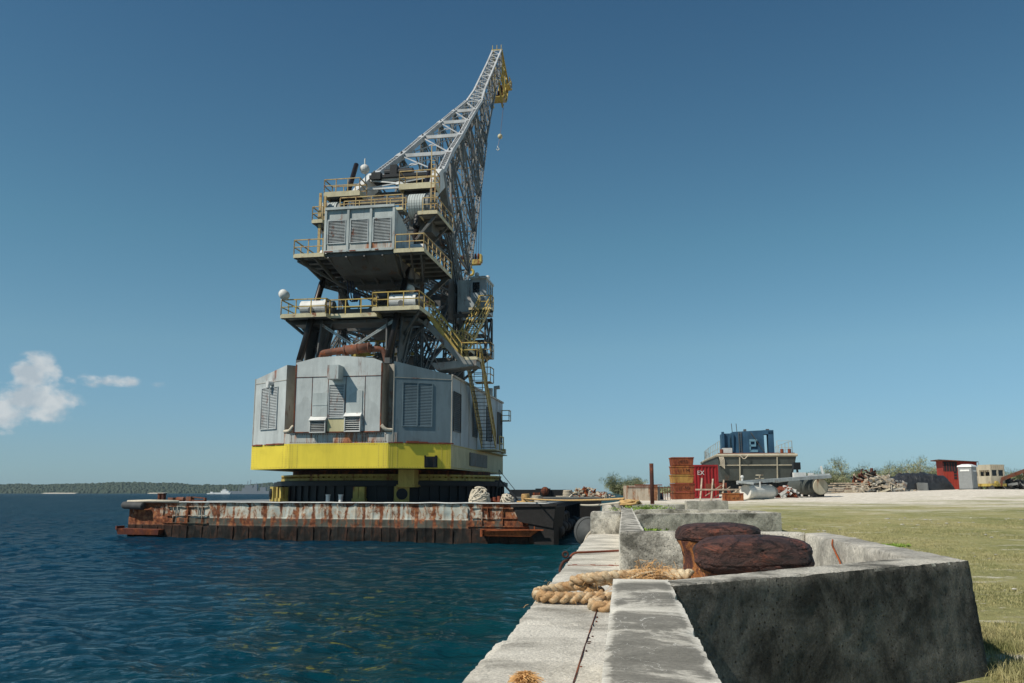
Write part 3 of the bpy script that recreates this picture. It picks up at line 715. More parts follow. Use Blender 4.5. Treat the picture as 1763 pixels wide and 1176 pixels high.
# ================================================================ NEAR VEGETATION
def blades(name, pts, hmin, hmax, wd, mat, lean=.5):
    n = len(pts); p = np.array(pts); hh = rng.uniform(hmin, hmax, n); a = rng.uniform(0, 6.283, n); ln = rng.uniform(.1, lean, n)*hh
    la = rng.uniform(0, 6.283, n); w_ = wd*rng.uniform(.6, 1.3, n)
    dx = np.cos(a)*w_; dy = np.sin(a)*w_
    v0 = p+np.stack([-dx, -dy, 0*dx-.01], -1); v1 = p+np.stack([dx, dy, 0*dx-.01], -1)
    mid = p+np.stack([np.cos(la)*ln*.35, np.sin(la)*ln*.35, hh*.6], -1)
    v2 = mid+np.stack([dx, dy, 0*dx], -1)*.7; v3 = mid-np.stack([dx, dy, 0*dx], -1)*.7
    v4 = p+np.stack([np.cos(la)*ln, np.sin(la)*ln, hh], -1)
    V = np.stack([v0, v1, v2, v3, v4], 1).reshape(-1, 3); b = np.arange(n)*5
    loops = np.stack([b, b+1, b+2, b+3, b+3, b+2, b+4], -1).ravel()
    st = np.stack([np.arange(n)*7, np.arange(n)*7+4], -1).ravel()
    me = bpy.data.meshes.new(name); me.vertices.add(len(V)); me.vertices.foreach_set('co', V.ravel())
    me.loops.add(len(loops)); me.loops.foreach_set('vertex_index', loops.astype(np.int32))
    me.polygons.add(len(st)); me.polygons.foreach_set('loop_start', st.astype(np.int32))
    me.update(calc_edges=True); me.materials.append(M[mat]); o = bpy.data.objects.new(name, me); C.objects.link(o); return o
pts = []
while len(pts) < 120000:
    y = 2.5+30*random.random()**1.5; x = random.uniform(3.25, 7+y*.55)
    X, Y = qw(x, y)
    k = noise.noise(Vector((X*.5, Y*.5, 5)))*.7+noise.noise(Vector((X*1.9, Y*1.9, 2)))*.5
    if k < -.18 and random.random() < .93: continue
    if X > Y*.65+1 or (((X-5.3)*.75)**2+((Y-8.75)*1.5)**2 < .6 and random.random() < .85): continue
    pts.append((X, Y, gz(X, Y)))
tag(blades('grass', pts, .012, .038, .004, 'blade', 1.6), 'short dry olive grass over the open ground right of the pit', 'grass', kind='stuff')
pts = []
for c_ in range(420):
    y = random.uniform(2.5, 7.8); x = 3.35+abs(random.gauss(0, .75)) + (.0 if y < 6 else .0); X0_, Y0_ = qw(x, y)
    if noise.noise(Vector((X0_*1.1, Y0_*1.1, 8))) < -.10 or (((X0_-5.3)*.75)**2+((Y0_-8.75)*1.5)**2 < .6 and random.random() < .85): continue
    for i in range(80): 
        X = X0_+random.gauss(0, .09); Y = Y0_+random.gauss(0, .09)
        pts.append((X, Y, gz(X, Y)))
tag(blades('tall_grass', pts, .04, .12, .0035, 'blade', .9), 'longer tangled green and straw grass tufts beside the pit corner', 'grass', kind='stuff')
st = MB()
for i in range(500):
    y = random.uniform(3, 34); x = 3.4+random.random()**.7*16; X, Y = qw(x, y); r = random.uniform(.012, .04)*(1+y*.02); z = gz(X, Y)
    if noise.noise(Vector((X*.3, Y*.3, 11))) < 0: continue
    st.ball((X, Y, z+.01), r, 6, 4, (random.uniform(.8, 2), 1, .4))
tag(st.build('pebbles', 'concrete_far'), 'scattered pale coral pebbles lying in the grass', 'pebbles', kind='stuff')
def leafclump(mb, c, R_, n, size, flat=.5):
    for i in range(n):
        d = Vector([random.gauss(0, 1) for _ in range(3)]).normalized()*R_*random.random()**.4
        p = Vector(c)+Vector((d.x, d.y, abs(d.z)*flat)); a = Vector([random.gauss(0, 1) for _ in range(3)]).normalized()*size; b = a.orthogonal().normalized()*size*.45
        mb.add([p-a, p+b, p+a, p-b], [(0, 1, 2, 3)])
for k, (px, py, d, r, lab) in enumerate([(1100, 872, 34, .6, 'low bright green weed patch against the far parapet, left of the plinth'), (1128, 877, 31, .45, 'low bright green weed patch in front of the concrete plinth'), (1152, 878, 33, .35, 'small thin weed patch at the right end of the concrete plinth'), (1116, 905, 19.5, .22, 'tiny green weed growing in the corner behind the near parapet'), (1533, 925, 14.5, .14, 'small round green weed alone in the open grass')]):
    p = P3(px, py, d); mb = MB()
    for i in range(26):
        cc = (p.x+random.gauss(0, r*.8), p.y+random.gauss(0, r*.8), max(gz(p.x, p.y), p.z-.15))
        leafclump(mb, cc, r*.4, 22, .045 if d > 18 else .022, .9)
    tag(mb.build('weed_plant', 'weed'), lab, 'weeds')

# ================================================================ BARGE
BO = Vector((-27.1, 62.7, 0)); BA = -math.atan2(8.94, 29.33)
def bw_(x, y, z=0): return Vector((BO.x + x*math.cos(BA) - y*math.sin(BA), BO.y + x*math.sin(BA) + y*math.cos(BA), z))
def bl_(X, Y):
    dx, dy = X-BO.x, Y-BO.y
    return (dx*math.cos(BA)+dy*math.sin(BA), -dx*math.sin(BA)+dy*math.cos(BA))
BL, DK = 30.7, .93
barge = empty('work_barge', 'long flat barge with rusty pale grey sides carrying the big crane', 'barge', BO, BA)
hs = MB(); nx_, nz_ = 250, 26
for i in range(nx_+1):
    for j in range(nz_+1):
        x = BL*i/nx_; z = -2.2+(DK+2.2)*j/nz_
        rib = max(0, 1-abs(((x/1.22) % 1)-.5)*-1) if False else 0
        fr_ = ((x/1.22+.5) % 1); rib = .035*max(0, 1-min(fr_, 1-fr_)*1.22/.06)
        dent = .085*abs(math.sin(math.pi*(x/1.22+.0)+1.5708))**.7*(.5+.5*noise.noise(Vector((x*.9, 0, z*1.2)))) + .07*noise.noise(Vector((x*.6, 3, z*.9)))+.03*noise.noise(Vector((x*2.6, 3, z*2.9)))
        lipz = .05 if z > DK-.14 else 0
        step_ = -.06 if z > -.12 else (-.02 if z > -.62 else .0)
        hs.v.append((x, -rib+dent-lipz-step_*1, z + (.03*noise.noise(Vector((x*.5, 0, 0))) if j == nz_ else 0)))
for i in range(nx_):
    for j in range(nz_):
        a = i*(nz_+1)+j; hs.f.append((a, a+nz_+1, a+nz_+2, a+1)); hs.mi.append(0)
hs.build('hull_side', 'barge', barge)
hx = MB()
CXl, CYl = 24.9, 33.5
hx.prism([(.0, .26), (BL, .26), (CXl, CYl), (-3.2, CYl)], -2.2, DK-.02); hx.build('hull', 'barge_dark', barge)
dk = MB(); dk.prism([(.0, -.05), (BL+.02, -.05), (CXl, CYl), (-3.2, CYl)], DK-.018, DK+.03); dk.build('deck', 'steel_mid', barge)
ge = MB(); ge.tube([(0, -.03, DK+.02)]+[(x, -.05+.02*noise.noise((x, 0, 0)), DK+.02+.035*noise.noise((x*.8, 1, 0))) for x in np.linspace(.5, BL-.3, 90)]+[(BL, -.03, DK+.02)], .04, 6)
ge.build('gunwale', 'white', barge, True)
fc = MB(); fc.tube(catmull([(-.35, .5, .72), (-.2, -.15, .72), (.8, -.38, .70), (1.55, -.40, .66)]), .26, 14); fc.build('corner_fender', 'rubber', barge, True)
fc = MB(); fc.tube([(.05, -.20, .97), (1.8, -.10, 1.02), (4.2, -.05, .98)], .10, 8); fc.build('corner_pipe', 'ropew', barge, True)
sp1 = MB(); sp1.hexa([(-.3, -.55, -1.28), (3.0, -.5, -1.28), (3.0, .1, -1.28), (-.3, .1, -1.28)], [(-.4, -.65, -.86), (3.1, -.6, -.92), (3.1, .1, -.9), (-.4, .1, -.86)]).box(-.42, -.3, -.68, .1, -.95, -.7); sp1.build('side_sponson', 'sponson', barge)
sp2 = MB(); sp2.hexa([(26.7, -.45, -1.02), (29.6, -.45, -1.02), (29.6, .1, -1.02), (26.7, .1, -1.02)], [(26.6, -.62, -.72), (30.2, -.62, -.62), (30.2, .1, -.62), (26.6, .1, -.70)]); sp2.box(26.5, 26.65, -.68, .05, -1.05, -.62).box(26.6, 30.5, -.70, -.60, -.64, -.58).box(29.9, 29.96, -.66, -.6, -.6, -.4); sp2.build('side_sponson', 'orange_rust', barge)
ld = MB()
for (x0, x1) in ((2.9, 6.6), (25.4, 29.6)):
    for z in (.64, .02, -.48): ld.box(x0+(.3 if z > 0 else 0), x1, -.045, .05, z, z+.045)
    for k in range(6): x = x0+(x1-x0)*(k+.3*math.sin(k*2.1))/5.5; ld.box(x, x+.05, -.045, .05, -.48 if k % 2 else .02, .66)
ld.build('side_frames', 'barge', barge)
for k in range(1, 25): rb = MB(); rb.box(k*1.22+.035, k*1.22+.06, -.03, .06, -1.6, -.62-.12*((k*7) % 3)/3); rb.build('hull_rib', 'rib', barge)
# pale vent pipes, deck bollards etc. standing on the barge (fixed to it)
for px in (549, 575):
    p = P3(px, 860, 57.6); x, y = bl_(p.x, p.y); mb = MB(); mb.cyl((x, .55, DK), (x, .55, DK+.5), .14, 14).cyl((x, .55, DK+.48), (x, .55, DK+.54), .17, 14); mb.build('vent_pipe', 'white', barge)
def bitts(x, y, mat, h=.55, r=.16, dx=.55):
    mb = MB(); mb.box(x-.3, x+dx+.3, y-.25, y+.25, DK, DK+.07)
    for k in (0, dx): mb.cyl((x+k, y, DK), (x+k, y, DK+h), r, 12).cyl((x+k, y, DK+h-.06), (x+k, y, DK+h), r*1.2, 12)
    return mb.build('deck_bitts', mat, barge)
bitts(1.75, 1.0, 'dark_rust', .62, .15, .34)
mb = MB(); mb.box(2.6, 3.0, .8, 1.3, DK, 1.25).cyl((3.3, .9, 1.12), (3.9, .9, 1.12), .17, 10).box(4.1, 4.5, .8, 1.2, DK, 1.32).beam((4.5, 1, 1.28), (5.6, 1, 1.2), .08).box(5.5, 5.6, .9, 1.1, DK, 1.24).beam((4.4, .9, 1.05), (5.6, .9, 1.02), .1)
mb.build('deck_winch', 'rustpipe', barge)
for k in range(5):
    mb = MB(); mb.tube([(BL-.1-.17*(1.5+k*2.6)+.4, 1.5+k*2.6, -.35+.09*math.cos(t)*6) if False else (BL+.22-.17*(1.5+k*2.6)+.05*math.sin(t), 1.5+k*2.6+.42*math.sin(t), -.25+.42*math.cos(t)) for t in [j*6.283/16 for j in range(16)]], .15, 8, closed=True)
    mb.build('tyre_fender', 'rubber', barge, True)
mb = MB(); mb.beam((BL+.1, .2, .75), (CXl+.15, CYl, .75), .25, .3).beam((BL+.1, .2, -.9), (CXl+.15, CYl, -.9), .25, .3)
for k in range(12): t = k/11; mb.beam((BL+.14-5.8*t, .3+33*t, .8), (BL+.14-5.8*t, .3+33*t, -1.8), .12, .2)
mb.build('end_framing', 'barge_dark', barge)
mb = MB(); mb.hexa([(28.9, -.34, -.15), (31.0, -.38, -.5), (31.1, 1.6, -.5), (28.9, .2, -.15)], [(28.5, -.40, .74), (31.2, -.46, .78), (31.3, 1.6, .78), (28.5, .2, .74)]); mb.beam((28.4, -.42, .80), (31.3, -.48, .86), .16, .16)
mb.build('corner_slab_fender', 'barge_dark', barge)
mb = MB(); mb.hexa([(30.0, -.2, -2.1), (31.0, -.2, -2.1), (31.0, 1.0, -2.1), (30.0, .2, -2.1)], [(29.4, -.26, -.2), (31.05, -.3, -.3), (31.05, 1.0, -.3), (29.4, .2, -.2)]); mb.build('corner_plate', 'barge_dark', barge)
for k in range(7):
    mb = MB(); y = 1.0+k*3.1; x = BL+.35-.17*y
    mb.cyl((x, y, -.9+.15*(k % 3)), (x-.25, y+1.9, -.75+.15*(k % 2)), .34, 12); mb.build('log_fender', 'barge_dark', barge, True)
# foam fender between barge and quay
fp = MB(); c0 = P3(1012, 899, 40.0); c0.z = -.15
fp.ball(c0, .60, 26, 18, (1, 1.9, 1.15)); 
for t in (-.5, .5): fp.tube([(c0.x+.56*math.cos(a), c0.y+t, c0.z+.64*math.sin(a)) for a in [i*6.283/20 for i in range(20)]], .035, 6, closed=True)
tag(fp.build('foam_fender', 'fender', smooth=True), 'big round dark grey floating fender hanging in the gap between barge and quay', 'fender')

# coils and heaps of rope on the barge deck
def heap(name, c, rx, ry, h, r, n, mat, label, seed, cat='rope', group=None):
    rd = random.Random(seed); mb = MB()
    def dome(u, v):     # u angle, v 0 base .. 1 top
        k = math.cos(v*math.pi/2)**.7
        return Vector((c.x+rx*k*math.cos(u), c.y+ry*k*math.sin(u), c.z+r*.6+h*math.sin(v*math.pi/2)**1.1))
    for i in range(n*2):
        u0 = rd.uniform(0, 6.28); v0 = rd.uniform(0, .8); du = rd.uniform(.8, 2.6)*rd.choice((-1, 1)); dv = rd.uniform(-.5, .5); bw2 = rd.uniform(.05, .35)*rd.choice((-1, 1)); sc2 = rd.uniform(.82, 1.04)
        pp = []
        for j in range(9):
            t = j/8; q = dome(u0+du*t, min(1, max(0, v0+dv*t+bw2*math.sin(math.pi*t)))); q2 = Vector((c.x, c.y, c.z)).lerp(q, sc2); pp.append(q2)
        mb.tube(catmull(pp, 4), r*rd.uniform(.85, 1.1), 6)
    mb.ball((c.x, c.y, c.z), 1, 10, 6, (rx*.75, ry*.75, h*.8))
    return tag(mb.build(name, mat, smooth=True), label, cat, group)
p = P3(826, 860, 57.5); p.z = DK+.03; heap('rope_heap', p, .66, .6, .92, .06, 44, 'ropew', 'large tangled heap of thick off-white rope on the barge deck by the crane base', 1)
p = P3(873, 860, 57.0); p.z = DK+.03; heap('rope_heap', p, .42, .4, .5, .06, 16, 'ropew', 'small loose heap of off-white rope on the barge deck right of the large heap', 2)
def coilbitt(px, py, d, r, h, mat, label, nturn, zb=None):
    p = P3(px, py, d); e = empty('rope_bitt', label, 'bollard', (p.x, p.y, zb or DK+.03))
    MB().cyl((0, 0, 0), (0, 0, h), r*.8, 14).cyl((0, 0, h-.07), (0, 0, h), r*.95, 14).build('post', 'dark_rust', e)
    mb = MB(); pp = []
    for i in range(nturn*14): a = i/14*6.283; pp.append((r*(1+.06*math.sin(i*1.7))*math.cos(a), r*math.sin(a), .06+(h*.82)*i/(nturn*14)))
    mb.tube(pp, h*.42/nturn, 6)
    pp = [(r*2.2*math.cos(a), r*1.7*math.sin(a), .05) for a in [i*.45 for i in range(15)]]; mb.tube(pp, .05, 6)
    mb.build('coiled_rope', mat, e, True); return e
coilbitt(905, 858, 57.2, .25, .58, 'ropet', 'deck bitt wound with tan rope, first right of the crane', 6)
coilbitt(924, 858, 57.6, .29, .46, 'ropew', 'deck bitt wound with pale rope, between the tan one and the farther pale one', 5)
coilbitt(976, 853, 101, .62, .78, 'ropew', 'farther deck bitt thickly wound with pale rope on the dark moored barge', 4, 1.12)
def line(name, a, b, sag, r, mat, label):
    mb = MB(); mb.tube([a.lerp(b, t)-Vector((0, 0, sag*4*t*(1-t))) for t in [i/16 for i in range(17)]], r, 6)
    return tag(mb.build(name, mat, smooth=True), label, 'rope')
a_ = P3(901, 858, 57.0); b_ = P3(1074, 858.5, 36.5); line('mooring_line', a_, b_, .10, .045, 'ropet', 'tan mooring line stretched level from the tan wound bitt to the quay')
a_ = P3(1000, 869.5, 52); b_ = P3(1066, 865.5, 33.5); line('mooring_line', a_, b_, .05, .05, 'ropew', 'short pale mooring line just under the long tan line, ending behind the ledge blocks')
p = P3(1085, 858, 36.5); p.z = 1.10; heap('rope_heap', p, .50, .4, .16, .05, 10, 'ropet', 'flat tan rope coil on the far parapet beside the steel post', 5)
# deck clutter
mb = MB(); p = P3(853, 858, 58.5)
for k in range(3): mb.cyl((p.x-.35+.3*k, p.y, DK), (p.x-.35+.3*k, p.y, DK+.3+.07*k), .13, 10)
mb.box(p.x-.6, p.x+.6, p.y-.3, p.y+.3, DK+.02, DK+.14); tag(mb.build('rusty_winch', 'brick_rust'), 'small rusty red winch on the deck between the two rope heaps', 'winch')
mb = MB(); p = P3(874, 860, 60.5); q = P3(895, 858, 60.0)
for k in (0, .35): mb.beam((p.x-.55, p.y+k, DK+1.55), (q.x, q.y+k, DK), .06, .12)
for i in range(7): t = i/7; mb.beam((p.x-.55+(q.x-p.x+.55)*t, p.y, DK+1.55*(1-t)), (p.x-.55+(q.x-p.x+.55)*t, p.y+.35, DK+1.55*(1-t)), .05)
mb.beam((p.x-.55, p.y, DK+1.55), (p.x-.6, p.y, DK+2.2), .04).beam((p.x-.6, p.y, DK+2.2), (q.x-.3, q.y, DK+.8), .035).beam((q.x-.3, q.y, DK+.8), (q.x-.3, q.y, DK+.1), .035)
mb.beam((p.x-.9, p.y, DK), (p.x-.55, p.y, DK+1.55), .1).box(p.x-.9, p.x-.5, p.y-.1, p.y+.5, DK+1.4, DK+1.5)
tag(mb.build('gangway_ladder', 'black'), 'black sloping gangway ladder leaning at the right foot of the crane', 'ladder')
# second barge behind the first
b2_ = empty('moored_barge', 'low dark barge with grey deck moored behind the crane barge', 'barge', (1.0, 99, 0), -.1)
MB().hexa([(-12, 0, -1.9), (8.6, 0, -1.9), (8.6, 30, -1.9), (-12, 30, -1.9)], [(-12, -.4, .95), (9, -.4, .95), (9, 30, .95), (-12, 30, .95)]).build('hull', 'barge_dark', b2_)
MB().box(-12, 9, -.4, 30, .955, 1.12).build('deck', 'steel_mid', b2_)
MB().box(-1.5, 4.9, 2, 4, 1.12, 1.92).box(1.5, 3.2, 1.7, 2, 1.12, 2.05).build('deck_house', 'black', b2_)
mb = MB(); mb.ball((2.6, 1.6, 1.75), .5, 12, 8).box(1.2, 2.0, 1.6, 2.0, 1.12, 1.6); mb.build('winch', 'dark_rust', b2_)
def junk(name, c, rx, ry, h, n, mats, label, seed, cat='scrap', smin=.1, smax=.6, thin=.25, group=None):
    rd = random.Random(seed); e = empty(name, label, cat, c, 0, group); names = {'wood': 'planks', 'brick_rust': 'rusty_scrap', 'black': 'dark_scrap', 'concrete_far': 'rubble', 'dark_rust': 'dark_rusty_scrap', 'orange_rust': 'orange_scrap', 'white': 'pale_scrap', 'steel_mid': 'steel_scrap', 'tarp': 'torn_sheet', 'beige': 'beige_scrap', 'rubber': 'rubber_scrap', 'ropew': 'rope_scrap'}
    for mt in mats:
        mb = MB()
        for i in range(n//len(mats)):
            u = rd.gauss(0, .42); v = rd.gauss(0, .4); hh = h*max(0, 1-u*u*1.1-v*v*.8)*rd.random()
            x, y = u*rx, v*ry; L_ = rd.uniform(smin, smax)
            d = Vector((rd.gauss(0, 1), rd.gauss(0, .6), rd.gauss(0, .45))).normalized()*L_
            a = Vector((x, y, hh+.05)); mb.beam(a-d*.5, a+d*.5, rd.uniform(.04, thin), rd.uniform(.03, thin))
        mb.add([(-rx*.8, -ry*.5, 0), (rx*.8, -ry*.5, 0), (rx*.6, ry*.5, 0), (-rx*.6, ry*.5, 0), (0, 0, h*.7)], [(0, 1, 4), (1, 2, 4), (2, 3, 4), (3, 0, 4)])
        mb.build(names[mt], mt, e)
    return e
junk('scrap_heap', Vector((P3(1010, 857, 101).x, 101, 1.12)), 2.2, 1.2, 1.0, 110, ['beige', 'orange_rust', 'ropew'], 'low brown scrap heap on the end of the dark moored barge', 11, smax=1.0, thin=.2)
junk('scrap_heap', Vector((P3(1030, 857, 106).x, 106, 1.12)), 1.6, 1.5, .5, 90, ['concrete_far', 'orange_rust'], 'flat heap of rubble and rusty bars between the brown heap and the quay', 12, smax=.8)

# ================================================================ CRANE
K0 = DK+.03
crane = empty('floating_crane', 'tall grey rotating crane with a yellow band, lattice boom and yellow tip on the barge', 'crane', (-9.28, 68.8, K0), -R(10))
KT = lambda p: (p[0], p[1], p[2]-K0)
def KM(T=None):
    if T is None: return MB(KT)
    return MB(lambda p: KT(T(p)))
def kl(l, f, z=0):     # crane local -> world
    a = R(10); return Vector((-9.28+l*math.cos(a)+f*math.sin(a), 68.8-l*math.sin(a)+f*math.cos(a), z))
def circ(r, n=64): return [(r*math.cos(2*math.pi*i/n), r*math.sin(2*math.pi*i/n)) for i in range(n)]
# pedestal
pd = KM(); pd.prism(circ(8.55, 72), K0, 2.05); 
for i in range(72):
    a = 2*math.pi*i/72; pd.beam((8.6*math.cos(a), 8.6*math.sin(a), K0), (8.6*math.cos(a), 8.6*math.sin(a), 2.05), .10, .16, up=(math.cos(a), math.sin(a), 0))
pd.build('pedestal', 'black', crane)
pf = KM(); pf.prism(circ(8.95, 72), 2.05, 2.34); pf.prism(circ(8.75, 72), 2.34, 2.40); pf.build('pedestal_flange', 'black', crane)
rg = KM(); rg.prism(circ(8.45, 72), 2.42, 2.58).prism(circ(8.2, 72), 2.58, 2.72).prism(circ(8.45, 72), 2.72, 2.84)
for i in range(110):
    a = 2*math.pi*i/110; rg.beam((8.2*math.cos(a), 8.2*math.sin(a), 2.65), (8.42*math.cos(a), 8.42*math.sin(a), 2.65), .07, .09)
rg.build('slewing_ring', 'yellow_old', crane)
bt = KM(); bt.prism(circ(7.6, 48), 2.84, 3.14); bt.build('turntable', 'dark_rust', crane)
for (px, wd) in ((493, 1.25), (516, .3), (527, .3), (684, .35), (694, .4), (758, 1.0)):
    # yellow brackets standing round the pedestal
    ang = math.asin(max(-1, min(1, ((px-676)/1522*60.5)/8.9)))
    T = lambda p, A=ang: (math.sin(A-.0)*(8.9+p[1])+p[0]*math.cos(A), -math.cos(A)*(8.9+p[1])+p[0]*math.sin(A), p[2])
    mb = KM(T); mb.box(-wd/2, wd/2, -.2, .35, K0, 1.98 if wd < .9 else 2.02)
    if wd < .9: mb.box(-wd/2-.06, wd/2+.06, -.2, .42, K0, 1.2)
    mb.build('pedestal_bracket', 'yellow_old', crane)
    if wd > .9:
        mb = KM(T); mb.cyl((0, .34, 1.5), (0, .46, 1.5), .38, 20).cyl((0, .46, 1.5), (0, .5, 1.5), .2, 16); mb.build('roller', 'black', crane)
T = lambda p: (3.75+p[0], -8.3+p[1], p[2])
mb = KM(T); mb.box(-.55, .55, -.6, .6, 1.95, 3.13).box(-.65, .65, -.7, .7, 2.0, 2.12); mb.build('drive_box', 'yellow_old', crane)
# yellow band
OCT = [(-7.05, -9.8), (-3.4, -11.9), (3.4, -11.9), (7.05, -9.8), (7.05, 8.9), (3.4, 11.3), (-3.4, 11.3), (-7.05, 8.9)]
bd = KM(); n = 8
vs = [(p[0], p[1], 3.14) for p in OCT]+[(p[0], p[1], 4.76) for p in OCT]
bd.add(vs, [(0, 1, 2, 3, 4, 5, 6, 7)[::-1], tuple(range(8, 16))])
for i in range(8):
    bd.cur = 0 if i < 3 else 1
    bd.f.append((i, (i+1) % 8, 8+(i+1) % 8, 8+i)); bd.mi.append(bd.cur)
bd.mi[0] = 2; bd.mi[1] = 2
band = bd.build('band', ['yellow', 'cream', 'black'], crane)
def face(P, Q):       # frame on a wall: s along, n outwards, z
    d = Vector((Q[0]-P[0], Q[1]-P[1])); L = d.length; d /= L; o = Vector((d.y, -d.x))
    return (lambda p: (P[0]+d.x*p[0]+o.x*p[1], P[1]+d.y*p[0]+o.y*p[1], p[2])), L
rv = KM()
def rivets(T, pts, r=.03):
    for (s, z) in pts:
        vs = [T((s-r, 0, z-r)), T((s+r, 0, z-r)), T((s+r, 0, z+r)), T((s-r, 0, z+r)), T((s, r*.9, z))]
        rv.add(vs, [(0, 1, 4), (1, 2, 4), (2, 3, 4), (3, 0, 4)])
for i in range(4):
    T, L = face(OCT[i], OCT[i+1]); pts = []
    n_ = int(L/.17)
    for k in range(n_): pts += [(.1+k*.17, 3.22), (.1+k*.17, 4.68)]
    for s in (.12, .28, .62, L-.62, L-.28, L-.12) + ((L*.33, L*.67) if L > 10 else ()):
        for k in range(9): pts.append((s, 3.32+k*.155))
    rivets(T, pts)
rv.build('rivets', 'yellow_old', band)
gb = KM()
for i in range(3, 4):
    T, L = face(OCT[i], OCT[i+1])
    g_ = KM(T); g_.box(5.5, 11.5, 0.01, .06, 3.5, 4.45)
    for k in range(60): g_.box(5.5+k*.1, 5.55+k*.1, .06, .12, 3.5, 4.45)
    g_.build('side_grille', 'steel_mid', band)
T, L = face(OCT[2], OCT[3]); g_ = KM(T); g_.box(2.42, 3.28, .01, .12, 3.2, 3.92).box(2.5, 2.62, .1, .2, 3.3, 3.9).box(3.0, 3.15, .1, .2, 3.2, 3.85).box(2.4, 2.5, .02, .14, 3.9, 3.98).box(3.12, 3.26, .02, .14, 3.9, 3.99)
g_.build('junction_box', 'black', band)
# grey machinery house
def roofz(p):
    a = abs(p[0]); return 9.36 + (10.12-9.36)*min(1, max(0, (7.05-a)/3.4))
HP = [(-7.03, -9.78), (-3.9, -11.60), (-3.45, -10.5), (3.45, -10.5), (3.62, -11.74), (7.03, -9.78), (7.03, 8.85), (3.4, 11.2), (-3.4, 11.2), (-7.03, 8.85)]
house = KM(); house.prism(HP, 4.77, roofz)
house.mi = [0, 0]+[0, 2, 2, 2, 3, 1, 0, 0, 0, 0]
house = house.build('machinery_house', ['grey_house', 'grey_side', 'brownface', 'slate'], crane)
mb = KM(); lower = [(-4.7, -11.15), (-3.4, -11.88), (3.4, -11.88), (3.75, -11.68)]
mb.prism([(-4.2, -11.42), (-3.4, -11.87), (3.4, -11.87), (3.9, -11.6), (3.9, -10), (-4.2, -10)], 4.765, 5.44); mb.build('rivet_strip', 'strip', house)
rv = KM()
T, L = face((-3.4, -11.87), (3.4, -11.87)); rivets(T, [(.1+.16*k, z) for k in range(42) for z in (4.85, 5.35)]+[(s, 4.85+.09*k) for s in (.15, 1.8, 1.95, 3.5, 3.65, 5.1, 5.25, 6.6) for k in range(6)], .028)
rv.build('rivets', 'dark_rust', house)
mb = KM()
for i in range(70):      # rust blisters along the top edge of the band
    s = random.random(); 
    if i < 35: T, L = face(OCT[0], OCT[1])
    else: T, L = face(OCT[2], OCT[3])
    ss = s*L*(1 if i >= 35 else .8); hh = random.uniform(.02, .07); ww = random.uniform(.08, .4)
    mb.T = lambda p, T=T: KT(T(p)); mb.box(ss, ss+ww, 0, random.uniform(.03, .08), 4.74, 4.77+hh)
T, L = face(OCT[2], OCT[3]); mb.T = lambda p, T=T: KT(T(p)); mb.box(1.2, 2.0, 0, .16, 4.78, 4.90).box(1.7, 2.6, 0, .12, 4.77, 4.87)
mb.build('rust_scale', 'brick_rust', house)
# seams and edge angles on the house
mb = KM()
for (P, Q) in ((HP[0], HP[1]), (HP[4], HP[5])):
    T, L = face(P, Q); mb.T = lambda p, T=T: KT(T(p)); mb.box(0, L, 0, .025, 9.02, 9.06)
    mb.box(0, .06, 0, .03, 4.8, 9.4 if P == HP[0] else 9.9)
T, L = face(HP[5], HP[6]); mb.T = lambda p, T=T: KT(T(p))
mb.box(0, .14, 0, .05, 4.8, 9.3).box(0, L, 0, .1, 9.28, 9.42)
for k in range(1, 7): mb.box(L*k/7, L*k/7+.05, 0, .03, 4.8, 9.3)
mb.build('wall_seams', 'brownface', house)
def louvre(T, s0, s1, z0, z1, parent, n=22, split=True, depth=.06, mat='louvre', back='black', hood=False):
    fr = KM(T); 
    fr.box(s0-.05, s0, 0, depth+.02, z0-.05, z1+.05).box(s1, s1+.05, 0, depth+.02, z0-.05, z1+.05).box(s0, s1, 0, depth+.02, z1, z1+.05).box(s0, s1, 0, depth+.02, z0-.05, z0)
    if split: fr.box((s0+s1)/2-.04, (s0+s1)/2+.04, 0, depth+.03, z0, z1)
    o = fr.build('louvre', mat, parent)
    bk = KM(T); bk.box(s0, s1, 0, .012, z0, z1)
    dzz = (z1-z0)/n
    sl_ = KM(T)
    for k in range(n):
        z = z0+dzz*k
        sl_.add([(s0, depth, z+.01), (s1, depth, z+.01), (s1, .014, z+dzz*.78), (s0, .014, z+dzz*.78), (s0, depth-.012, z), (s1, depth-.012, z)], [(0, 1, 2, 3), (4, 5, 1, 0)])
    bk.build('louvre_recess', back, o); sl_.build('louvre_slats', mat, o)
    if hood:
        hd = KM(T); hd.add([(s0-.08, 0, z1+.28), (s1+.08, 0, z1+.28), (s1+.08, .34, z1), (s0-.08, .34, z1), (s0-.08, 0, z1), (s1+.08, 0, z1)], [(0, 3, 2, 1), (0, 4, 3), (1, 2, 5)])
        hd.build('louvre_hood', 'white', o)
    return o
T, L = face(HP[0], HP[1]); louvre(T, L*.26, L*.75, 5.85, 8.62, house, 26)
mb = KM(T); mb.cyl((L*.56, 0, 8.95), (L*.56, .42, 8.92), .17, 14).cyl((L*.56, .30, 8.90), (L*.56, .34, 8.60), .13, 12); mb.build('wall_lamp', 'white', house)
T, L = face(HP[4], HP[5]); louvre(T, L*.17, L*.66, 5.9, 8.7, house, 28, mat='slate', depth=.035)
T, L = face(HP[5], HP[6])
for (a, b) in ((.6, 2.6), (6.6, 8.0), (11.6, 13.6), (16.2, 18.0)): louvre(T, a, b, 5.7, 8.3, house, 20, mat='steel', back='black', split=False)
mb = KM(); mb.box(5.0, 5.5, 6.8, 7.4, 9.3, 10.4).cyl((6.2, 7.5, 9.3), (6.2, 7.5, 10.5), .22, 12).cyl((6.5, 8.1, 9.3), (6.5, 8.1, 10.6), .14, 10).cyl((6.4, 8.1, 10.6), (6.9, 8.1, 10.65), .16, 10); mb.build('roof_vent', 'grey', house)
